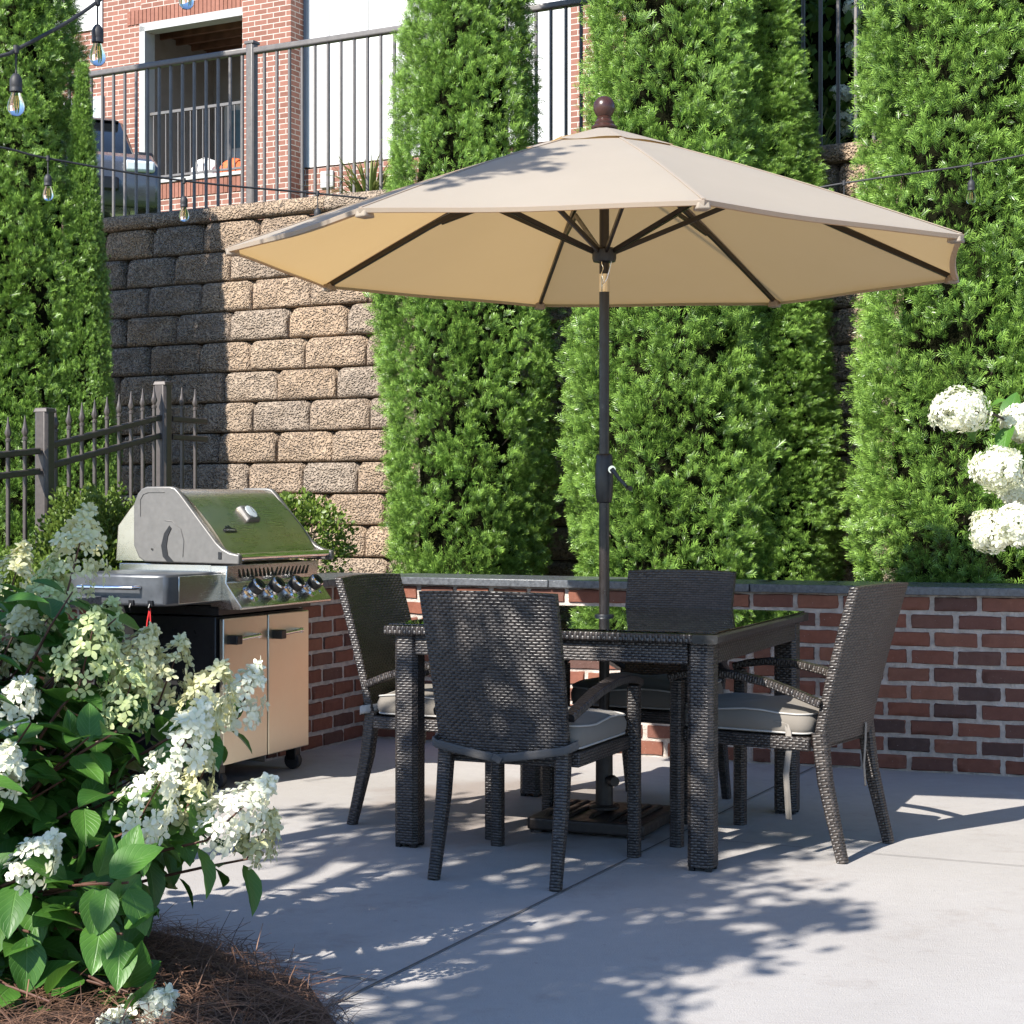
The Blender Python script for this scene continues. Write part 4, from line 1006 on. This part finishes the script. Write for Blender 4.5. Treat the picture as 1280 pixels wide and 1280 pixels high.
for i in range(46):      # low shoots in front, over the mulch
    wp = np.array(P(g.uniform(-60, 175), g.uniform(1100, 1262), g.uniform(3.62, 4.0))); e_ = wp-HB; e_[2] = max(e_[2], .06); st = np.array([g.uniform(-.2, .1), g.uniform(-.2, .1), 0]); mid = (st*.5+e_*.5)+np.array([0, 0, .10])
    pts = [tuple((1-t)**2*st+2*t*(1-t)*mid+t*t*e_) for t in np.linspace(0, 1, 8)]; sb_.tube(pts, [.005]*4+[.003]*4, 6); stems.append((pts, .5, 1.0, 4))
sb_.build('stems', M['redstem'], hy); leafy(hy, stems, g, 0, (.075, .125))

# snowball hydrangea at the right edge
h2 = empty('snowball_hydrangea', (2.02, 5.15, 0), 0, 'hydrangea with round white flower heads leaning in at the right edge', 'flowering shrub'); HB2 = np.array([2.02, 5.15, 0.])
sb_ = MB(); stems = []
for i, (px, py, d, rad) in enumerate([(1201, 513, 4.95, .073), (1278, 528, 5.0, .062), (1246, 587, 4.9, .072), (1275, 612, 5.05, .055), (1240, 664, 4.9, .058), (1276, 655, 4.85, .066), (1330, 580, 5.0, .07), (1350, 660, 5.1, .07), (1400, 540, 5.1, .07)]):
    c = np.array(P(px, py, d))-HB2; dn = np.array([-.35, -.1, .35]); dn /= np.linalg.norm(dn); panicle(h2, c-dn*rad, c+dn*rad, rad, M['petalw'], 300+i, 340, ball=True)
    st = np.array([g.uniform(-.06, .06), g.uniform(-.06, .06), 0]); mid = np.array([c[0]*.35, c[1]*.4, c[2]*1.02]); pts = [tuple((1-t)**2*st+2*t*(1-t)*mid+t*t*c) for t in np.linspace(0, 1, 10)]
    sb_.tube(pts, [.008]*4+[.006]*3+[.004]*3, 6); stems.append((pts, .55, .93, 5))
for i in range(26):
    zz = g.uniform(.85, 1.52); e_ = np.array([g.uniform(-.42, .35), g.uniform(-.3, .3), zz]); st = np.array([g.uniform(-.06, .06)]*2+[0]); mid = e_*np.array([.3, .3, .9])
    wx = (e_+HB2); sx_ = 640+FPX*wx[0]/wx[1]
    if sx_ < 1262: e_[0] += (1262-sx_)/FPX*wx[1]
    pts = [tuple((1-t)**2*st+2*t*(1-t)*mid+t*t*e_) for t in np.linspace(0, 1, 8)]; sb_.tube(pts, [.007]*4+[.004]*4, 6); stems.append((pts, .6, 1.0, 5))
sb_.build('stems', M['bark'], h2); leafy(h2, stems, g, 0, (.07, .10))

# ------------------------------------------------------------------ string lights
def strand(pts, bulbs, label, grp, drop=.05, sc=1.0):
    s = empty('string_light_cable', pts[0], 0, label, 'light cable'); o = Vector(pts[0])
    MB().tube([Vector(p)-o for p in pts], .0045*sc, 8).build('cable', M['cable'], s)
    return s
def bulb(p, label, sc=1.0, drop=.05):
    e = empty('string_bulb', p, 0, label, 'light bulb', 'bulbs of the string lights')
    MB().tube([(0, 0, .0), (0, 0, -drop)], .0028*sc, 6).build('drop_wire', M['cable'], e)
    MB().lathe([(0, .012), (.008, .011), (.008, -.010), (.004, -.013)], (0, 0, 0), 10).build('clip', M['cable'], e)
    z = -drop; MB().lathe([(0, z+.006*sc), (.007*sc, z+.004*sc), (.013*sc, z-.004*sc), (.0165*sc, z-.012*sc), (.0165*sc, z-.030*sc), (.0155*sc, z-.032*sc), (.0165*sc, z-.036*sc), (.0165*sc, z-.044*sc), (.012*sc, z-.046*sc)], seg=16).build('socket', M['cable'], e)
    z -= .044*sc; MB().lathe([(.011*sc, z), (.013*sc, z-.008*sc), (.020*sc, z-.026*sc), (.0225*sc, z-.040*sc), (.020*sc, z-.054*sc), (.011*sc, z-.063*sc), (0, z-.065*sc)], seg=18).build('glass_envelope', M['bulb'], e, smooth=80)
    f = MB(); 
    for k in range(3): f.tube([((k-1)*.004*sc, 0, z-.012*sc), ((k-1)*.005*sc, .002, z-.042*sc)], .0008*sc, 4)
    f.build('filament', M['filament'], e); return e
import bisect
def catpts(cps, n=12):
    out = []
    for i in range(len(cps)-1):
        p0 = cps[max(i-1, 0)]; p1, p2 = cps[i], cps[i+1]; p3 = cps[min(i+2, len(cps)-1)]
        for k in range(n):
            t = k/n; out.append(.5*((2*p1)+(p2-p0)*t+(2*p0-5*p1+4*p2-p3)*t*t+(3*p1-p0-3*p2+p3)*t**3))
    return out+[cps[-1]]
PL = Vector((-3.05, 6.6, 0)); PRt = Vector((3.1, 8.3, 0))
s2 = [Vector((-3.05, 6.6, 2.95)), P(-160, 158, 6.9), P(0, 184, 7.2), P(60, 198, 7.3), P(230, 226, 7.6), P(397, 242, 7.9), P(560, 258, 8.0), P(735, 268, 8.0), P(890, 258, 8.0), P(1055, 229, 7.9), P(1214, 206, 7.8), P(1330, 184, 7.8), Vector((3.1, 8.3, 2.95))]
strand(catpts(s2), None, 'thin dark cable of string lights crossing the whole photo behind the umbrella', None)
for px, py, d, lab in ((60, 198, 7.3, 'small clear bulb hanging in front of the far left evergreen'), (230, 226, 7.6, 'small clear bulb before the shaded top of the block wall under the porch'), (397, 242, 7.9, 'small bulb with its glass hidden just above the left rim of the umbrella'), (1055, 229, 7.9, 'small bulb mostly hidden by the umbrella before the right block gap'), (1214, 206, 7.8, 'small clear bulb before the broad evergreen at the right')): bulb(P(px, py, d), lab, .98, .07)
PL2 = Vector((-2.2, 4.6, 0))
s1 = [Vector((-2.2, 4.6, 2.35)), P(-120, 98, 4.65), P(0, 70, 4.75), P(20, 62, 4.78), P(75, 33, 4.85), P(122, 2, 4.95), P(200, -60, 5.1), P(330, -190, 5.4), Vector((-.2, 5.9, 4.0)), Vector((3.1, 8.3, 4.6))]
strand(catpts(s1), None, 'thick black cable of string lights rising through the top left corner', None, sc=1.15)
for px, py, d, lab in ((20, 62, 4.78, 'large clear bulb at the left edge with a glowing-coloured filament'), (122, 2, 4.95, 'large clear bulb hanging before the brick corner at the top left')): bulb(P(px, py, d), lab, 1.02, .07)
bulb(P(233, -24, 5.15)+Vector((0, 0, .055)), 'bulb whose tip peeks in at the top edge above the porch', 1.0, .03)
for p, h, lab in ((PL, 3.05, 'timber post left of the photo carrying the thin light cable'), (PL2, 2.45, 'timber post left of the photo carrying the thick light cable'), (PRt, 4.7, 'timber post right of the photo carrying both light cables')):
    q = MB(); q.box((0, 0, h/2), (.09, .09, h)); e = q.build('string_light_post', M['wood'], bevel=.004); e.location = p; tag(e, lab, 'post')

# ------------------------------------------------------------------ what stands on the upper terrace
# apartment building: its long face runs parallel to the walls
BO = Vector(((350-640)/FPX*25, 25, 0)); bt_ = Vector((.88, -.475, 0)).normalized(); bn = Vector((-bt_.y, bt_.x, 0)); BA = math.atan2(bt_.y, bt_.x)
def bx(px): k = (px-640)/FPX; return (k*BO.y-BO.x)/(bt_.x-k*bt_.y)
def bz(px, py): d = BO.y+bt_.y*bx(px); return EYE-(py-HY)/FPX*d
bld = empty('apartment_building', BO, BA, 'brick and white sided apartment building with a covered porch on the upper terrace', 'building')
def wallbox(x0, x1, z0, z1, y0=0, y1=.25, name='brick_wall_panel', mat='bbrick', bevel=0, parent=bld):
    q = MB(); q.box(((x0+x1)/2, (y0+y1)/2, (z0+z1)/2), (x1-x0, y1-y0, z1-z0)); return q.build(name, M[mat], parent, smooth=0, bevel=bevel)
Z0 = 3.2; ZTOP = 10.5
xo0, xo1 = bx(176), bx(320); zs = bz(250, 222); zt_ = bz(250, 18)
wallbox(-12, xo0, Z0, ZTOP); wallbox(xo0, xo1, Z0, zs-.02); wallbox(xo0, xo1, zt_, ZTOP)
wallbox(xo1, bx(380), Z0, ZTOP, -.32, .25, 'brick_pier')
wallbox(xo1, bx(713), Z0, bz(440, 203)-.03); wallbox(bx(713), 14, Z0, ZTOP)
zsd = bz(440, 203)
sd_ = wallbox(bx(380)+.05, bx(713)+.02, zsd, ZTOP, .02, .22, 'siding_panel', 'siding')
for x in (bx(408)+.04, bx(459), bx(520), bx(600), bx(700)): wallbox(x-.01, x+.01, zsd, ZTOP, .008, .018, 'panel_seam', 'trim', parent=sd_)
wallbox(bx(380)+.05, bx(713)+.02, zsd+1.78, zsd+1.80, .006, .018, 'panel_seam', 'trim', parent=sd_)
wallbox(bx(380), bx(380)+.05, zsd, ZTOP, -.01, .2, 'corner_trim', 'bluetrim')
wallbox(bx(402), bx(418), bz(410, 235), bz(410, 214), -.04, -.002, 'wall_vent', 'trim', .01)
wallbox(xo0-.005, xo0+.10, zs, zt_, -.03, .2, 'porch_frame', 'trim'); wallbox(xo0, xo1, zt_-.12, zt_-.002, -.03, .2, 'porch_frame', 'trim'); wallbox(xo0, xo1, zs-.02, zs+.03, -.04, .25, 'porch_sill', 'trim')
wallbox(xo0-.3, xo1+.2, zs-.1, zs-.02, .26, 3, 'porch_floor', 'trim'); wallbox(xo0-1.5, xo1+.2, zt_+.12, zt_+.2, .26, 3, 'porch_ceiling_panel', 'ceil')
for k in range(7): wallbox(xo0-1.5, xo1+.2, zt_+.02, zt_+.119, .5+k*.38, .54+k*.38, 'ceiling_joist', 'ceil')
wallbox(xo0-1.5, xo1+.2, zs-.1, zt_+.1, 2.2, 2.3, 'porch_back_wall', 'inner'); wallbox(bx(222)-1.16, bx(222)-1.06, zs-.1, zt_+.1, .26, 2.2, 'porch_side_wall', 'inner'); wallbox(xo1+.1, xo1+.2, zs-.1, zt_+.1, .26, 2.2, 'porch_side_wall', 'inner')
wx0, wx1 = bx(246)-1.06, bx(300)-1.06
wf = wallbox(wx0-.07, wx1+.07, zs+.02, zs+1.62, 2.12, 2.2, 'porch_window', 'siding'); wallbox(wx0, wx1, zs+.9, zs+1.5, 2.105, 2.118, 'window_pane', 'pane', parent=wf); wallbox(wx0, wx1, zs+.1, zs+.84, 2.105, 2.118, 'window_pane', 'blind', parent=wf)
pr2 = empty('porch_railing', (0, 0, 0)); pr2.parent = bld
rr2 = wallbox(xo0+.02, xo1, zs+1.02, zs+1.06, .06, .11, 'rail_bar', 'rail', parent=pr2)
wallbox(xo0+.02, xo1, zs+.08, zs+.11, .06, .10, 'rail_bar', 'rail', parent=pr2)
nb = int((xo1-xo0)/.115)
for k in range(nb): wallbox(xo0+.06+k*.115, xo0+.075+k*.115, zs+.1, zs+1.02, .07, .085, 'rail_picket', 'rail', parent=pr2)
wf = wallbox(bx(80), bx(131), bz(115, 175), bz(115, 122), -.03, -.003, 'side_window', 'siding'); wallbox(bx(80)+.06, bx(131)-.08, bz(115, 175)+.06, bz(115, 122)-.06, -.045, -.032, 'window_pane', 'blind', parent=wf)
wallbox(bx(40), bx(129), bz(115, 38), ZTOP, -.03, -.002, 'siding_band', 'siding')
# soldier course over and under the porch opening
for z0_, z1_ in ((zt_+.0, zt_+.22), (zs-.26, zs-.03)):
    n_ = int((xo1-xo0+.3)/.075); q = MB()
    for k in range(n_): 
        x = xo0-.25+k*.075; 
        if x+.065 < xo1: q.box((x+.033, -.006, (z0_+z1_)/2), (.064, .016, z1_-z0_-.01))
    q.build('soldier_course', M['soldier'], bld, smooth=0)
# folded things on the porch
m4 = Matrix.Translation(BO) @ Matrix.Rotation(BA, 4, 'Z')
def onporch(x, y, z): return m4 @ Vector((x, y, z))
def blob(name, loc, dims, mat, label, cat, seed):
    g_ = random.Random(seed); q = MB(); rws = []
    for i in range(9):
        t = i/8; rws.append([Vector((dims[0]*math.sin(math.pi*t)**.5*math.cos(a)*(1+.12*math.sin(3*a+i)), dims[1]*math.sin(math.pi*t)**.5*math.sin(a), dims[2]*t+g_.uniform(-.01, .01))) for a in [k*math.pi/8 for k in range(16)]])
    q.grid(rws, closed=True); o = q.build(name, M[mat], smooth=80); o.location = loc; o.rotation_euler = (0, 0, BA); tag(o, label, cat); return o
blob('folded_towel', onporch(xo0+.85, .45, zs-.02), (.24, .15, .42), 'white', 'white bundle on the porch behind its railing, left of the orange one', 'bundle', 1)
blob('outdoor_cushion', onporch(xo0+1.38, .45, zs-.02), (.26, .16, .36), 'orange', 'orange cushion on the porch beside a white bundle', 'cushion', 2)
blob('folded_towel', onporch(xo0+1.55, .75, zs-.02), (.20, .15, .55), 'white', 'taller white bundle on the porch behind the orange cushion', 'bundle', 3)

# parked car on the terrace
cr = empty('parked_car', P(66, 380, 19.5)*1.0, BA-R(38), 'dark grey parked car with black glass half hidden behind the left evergreen and railing', 'car')
cz = 3.98; cr.location = (cr.location.x, 19.5, cz)
body = [(-2.2, .35), (-2.25, .75), (-2.1, .95), (.55, .98), (1.35, .88), (1.62, .72), (1.68, .5), (1.62, .28), (-2.1, .28)]
q = MB(); q.prism([(x, -.85, z) for x, z in body], (0, 1.7, 0)); q.build('body', M['carpaint'], cr, bevel=.07, seg=4)
cab = [(-2.05, .93), (-1.75, 1.42), (-1.4, 1.5), (-.1, 1.52), (.15, 1.46), (.85, .94)]
q = MB(); q.prism([(x, -.76, z) for x, z in cab], (0, 1.52, 0)); cb_ = q.build('windows', M['cardark'], cr, bevel=.05, seg=3)
q = MB(); q.prism([(x, -.70, z) for x, z in [(-1.8, 1.44), (-1.4, 1.535), (-.1, 1.55), (.22, 1.46), (.1, 1.44), (-1.4, 1.48)]], (0, 1.40, 0)); q.build('roof', M['blackm'], cr, bevel=.02)
for x in (-1.5, 1.1):
    for y in (-.78, .78):
        q = MB(); q.tube([(x, y-.1, .32), (x, y+.1, .32)], .32, 24); wl = q.build('wheel', M['rubber'], cr, bevel=.03); q = MB(); q.tube([(x, y-.112, .32), (x, y+.112, .32)], .19, 16); q.build('rim', M['chrome'], wl)
for y in (-.62, .62): q = MB(); q.box((1.60, y, .70), (.16, .32, .12)); q.build('headlight', M['blind'], cr, bevel=.03)
q = MB(); q.box((1.66, 0, .5), (.08, .8, .14)); q.build('grille', M['black'], cr, bevel=.02)
for y in (-.92, .92): q = MB(); q.box((.45, y, 1.02), (.12, .2, .13)); q.build('mirror', M['blackm'], cr, bevel=.03)

# strap-leaved clump on the wall top
def strap_clump(c, label, n=150, L=(.34, .60), seed=5, name='daylily_clump', grp=None):
    g_ = np.random.default_rng(seed); e = empty(name, c, 0, label, 'plant', grp); b_ = MB()
    q = MB()
    for i in range(n):
        a = g_.uniform(0, 2*np.pi); ll = g_.uniform(*L); o_ = Vector((math.cos(a), math.sin(a), 0)); s_ = Vector((-o_.y, o_.x, 0)); st = o_*g_.uniform(0, .10); rws = []; lean = g_.uniform(.2, 1.0)
        for k in range(7):
            t = k/6; p = st+o_*ll*lean*t**1.5*.9+Vector((0, 0, ll*(t*1.0-lean*.75*t**2.2))); wd = .008*(1-t**2)+.0008; rws.append([p-s_*wd, p+s_*wd])
        q.grid(rws)
    o = q.build('blades', M['grassleaf'], e); 
    at_ = o.data.attributes.new('rnd', 'FLOAT', 'POINT'); at_.data.foreach_set('value', np.repeat(g_.uniform(0, 1, n), 14)); at_ = o.data.attributes.new('tip', 'FLOAT', 'POINT'); at_.data.foreach_set('value', np.tile(np.repeat(np.linspace(0, 1, 7)**2, 2), n))
    return e
q0 = onrw(462, .42); strap_clump((q0.x, q0.y, 3.06), 'clump of strap leaves on the wall top beside the white siding', seed=5)
q0 = onrw(1012, .5); strap_clump((q0.x, q0.y, 3.02), 'clump of pale strap leaves behind the pickets in the right gap', seed=8, n=70)
# flowering shrub and a dark tree behind the right gap
sx = onrw(1045, 1.4); hg = shrub('terrace_hydrangea', (sx.x, sx.y), .75, .6, 3.0, 4.75, 'dark green shrub with white flower heads behind the railing in the right gap', 'shrub', 5000, leaf=.085, mat='treeleaf', seed=9)
for i, (px, py) in enumerate(((1052, 118), (1062, 160), (1070, 62), (978, 8), (1054, 150), (1068, 10))):
    c = np.array(P(px, py, sx.y-.62))-np.array([sx.x, sx.y, 3.0]); panicle(hg, c-np.array([0, 0, .06]), c+np.array([0, 0, .06]), .065, M['petalw'], 500+i, 160, ball=True)

# ------------------------------------------------------------------ shade tree standing left of the photographer (casts the dappled shade)
def shade_tree(base, targets, label, seed=21):
    g_ = np.random.default_rng(seed); e = empty('shade_tree', base, 0, label, 'tree'); B = np.array(base); k = 1/math.tan(R(SUN_EL)); b_ = MB(); P_ = []
    fork = np.array([.1, .1, 2.6])
    b_.tube([(0, 0, -.1), (.03, .02, 1.2), tuple(fork)], [.15, .12, .10], 12)
    for (x, y, h, rx, n) in targets:
        c = np.array([x-SUN_DIR.x*k*h, y-SUN_DIR.y*k*h, h])-B; m_ = (fork+c)/2+np.array([0, 0, .35]); b_.tube([tuple(fork), tuple(m_), tuple(c)], [.06, .035, .012], 8)
        # twigs fan out from the bough end and droop
        for j in range(n):
            d = g_.normal(size=3)*np.array([1, 1, .55]); d /= np.linalg.norm(d); L = rx*g_.uniform(.35, 1.05); t_ = c+d*L; mm = c+d*L*.5+np.array([0, 0, .1]); b_.tube([tuple(c), tuple(mm), tuple(t_)], [.010, .006, .003], 5)
            for q in range(26):
                s = g_.uniform(.3, 1.08); P_.append((1-s)*c+s*t_+g_.normal(size=3)*.05)
    P_ = np.array(P_); n = len(P_); dr = unit(n)+np.array([0, 0, -.3]); up = unit(n)*.7+np.array([0, 0, .8])
    b_.build('trunk', M['bark'], e); scatter('crown', SLEAF[0], SLEAF[1], None, P_, frames(dr, up), g_.uniform(.055, .09, n), g_.uniform(0, 1, n), M['treeleaf'], e); return e
TG = [(.15, 4.55, 3.3, .38, 30), (.42, 4.72, 3.6, .34, 24), (-.15, 5.2, 3.5, .5, 40), (.35, 5.4, 3.8, .52, 46), (-.35, 6.05, 3.6, .45, 34), (-.45, 6.6, 3.8, .40, 22), (.2, 6.1, 4.2, .5, 34),
      (1.4, 7.9, 4.6, .36, 24), (1.75, 7.95, 4.8, .36, 24), (1.15, 7.7, 4.5, .28, 14), (.80, 5.0, 3.9, .20, 8), (1.0, 6.2, 4.2, .32, 9), (.1, 3.98, 3.2, .38, 26), (-.3, 3.75, 3.1, .35, 20)]
shade_tree((-3.7, 1.4, 0), TG, 'leafy tree outside the photo at the left that dapples the patio')
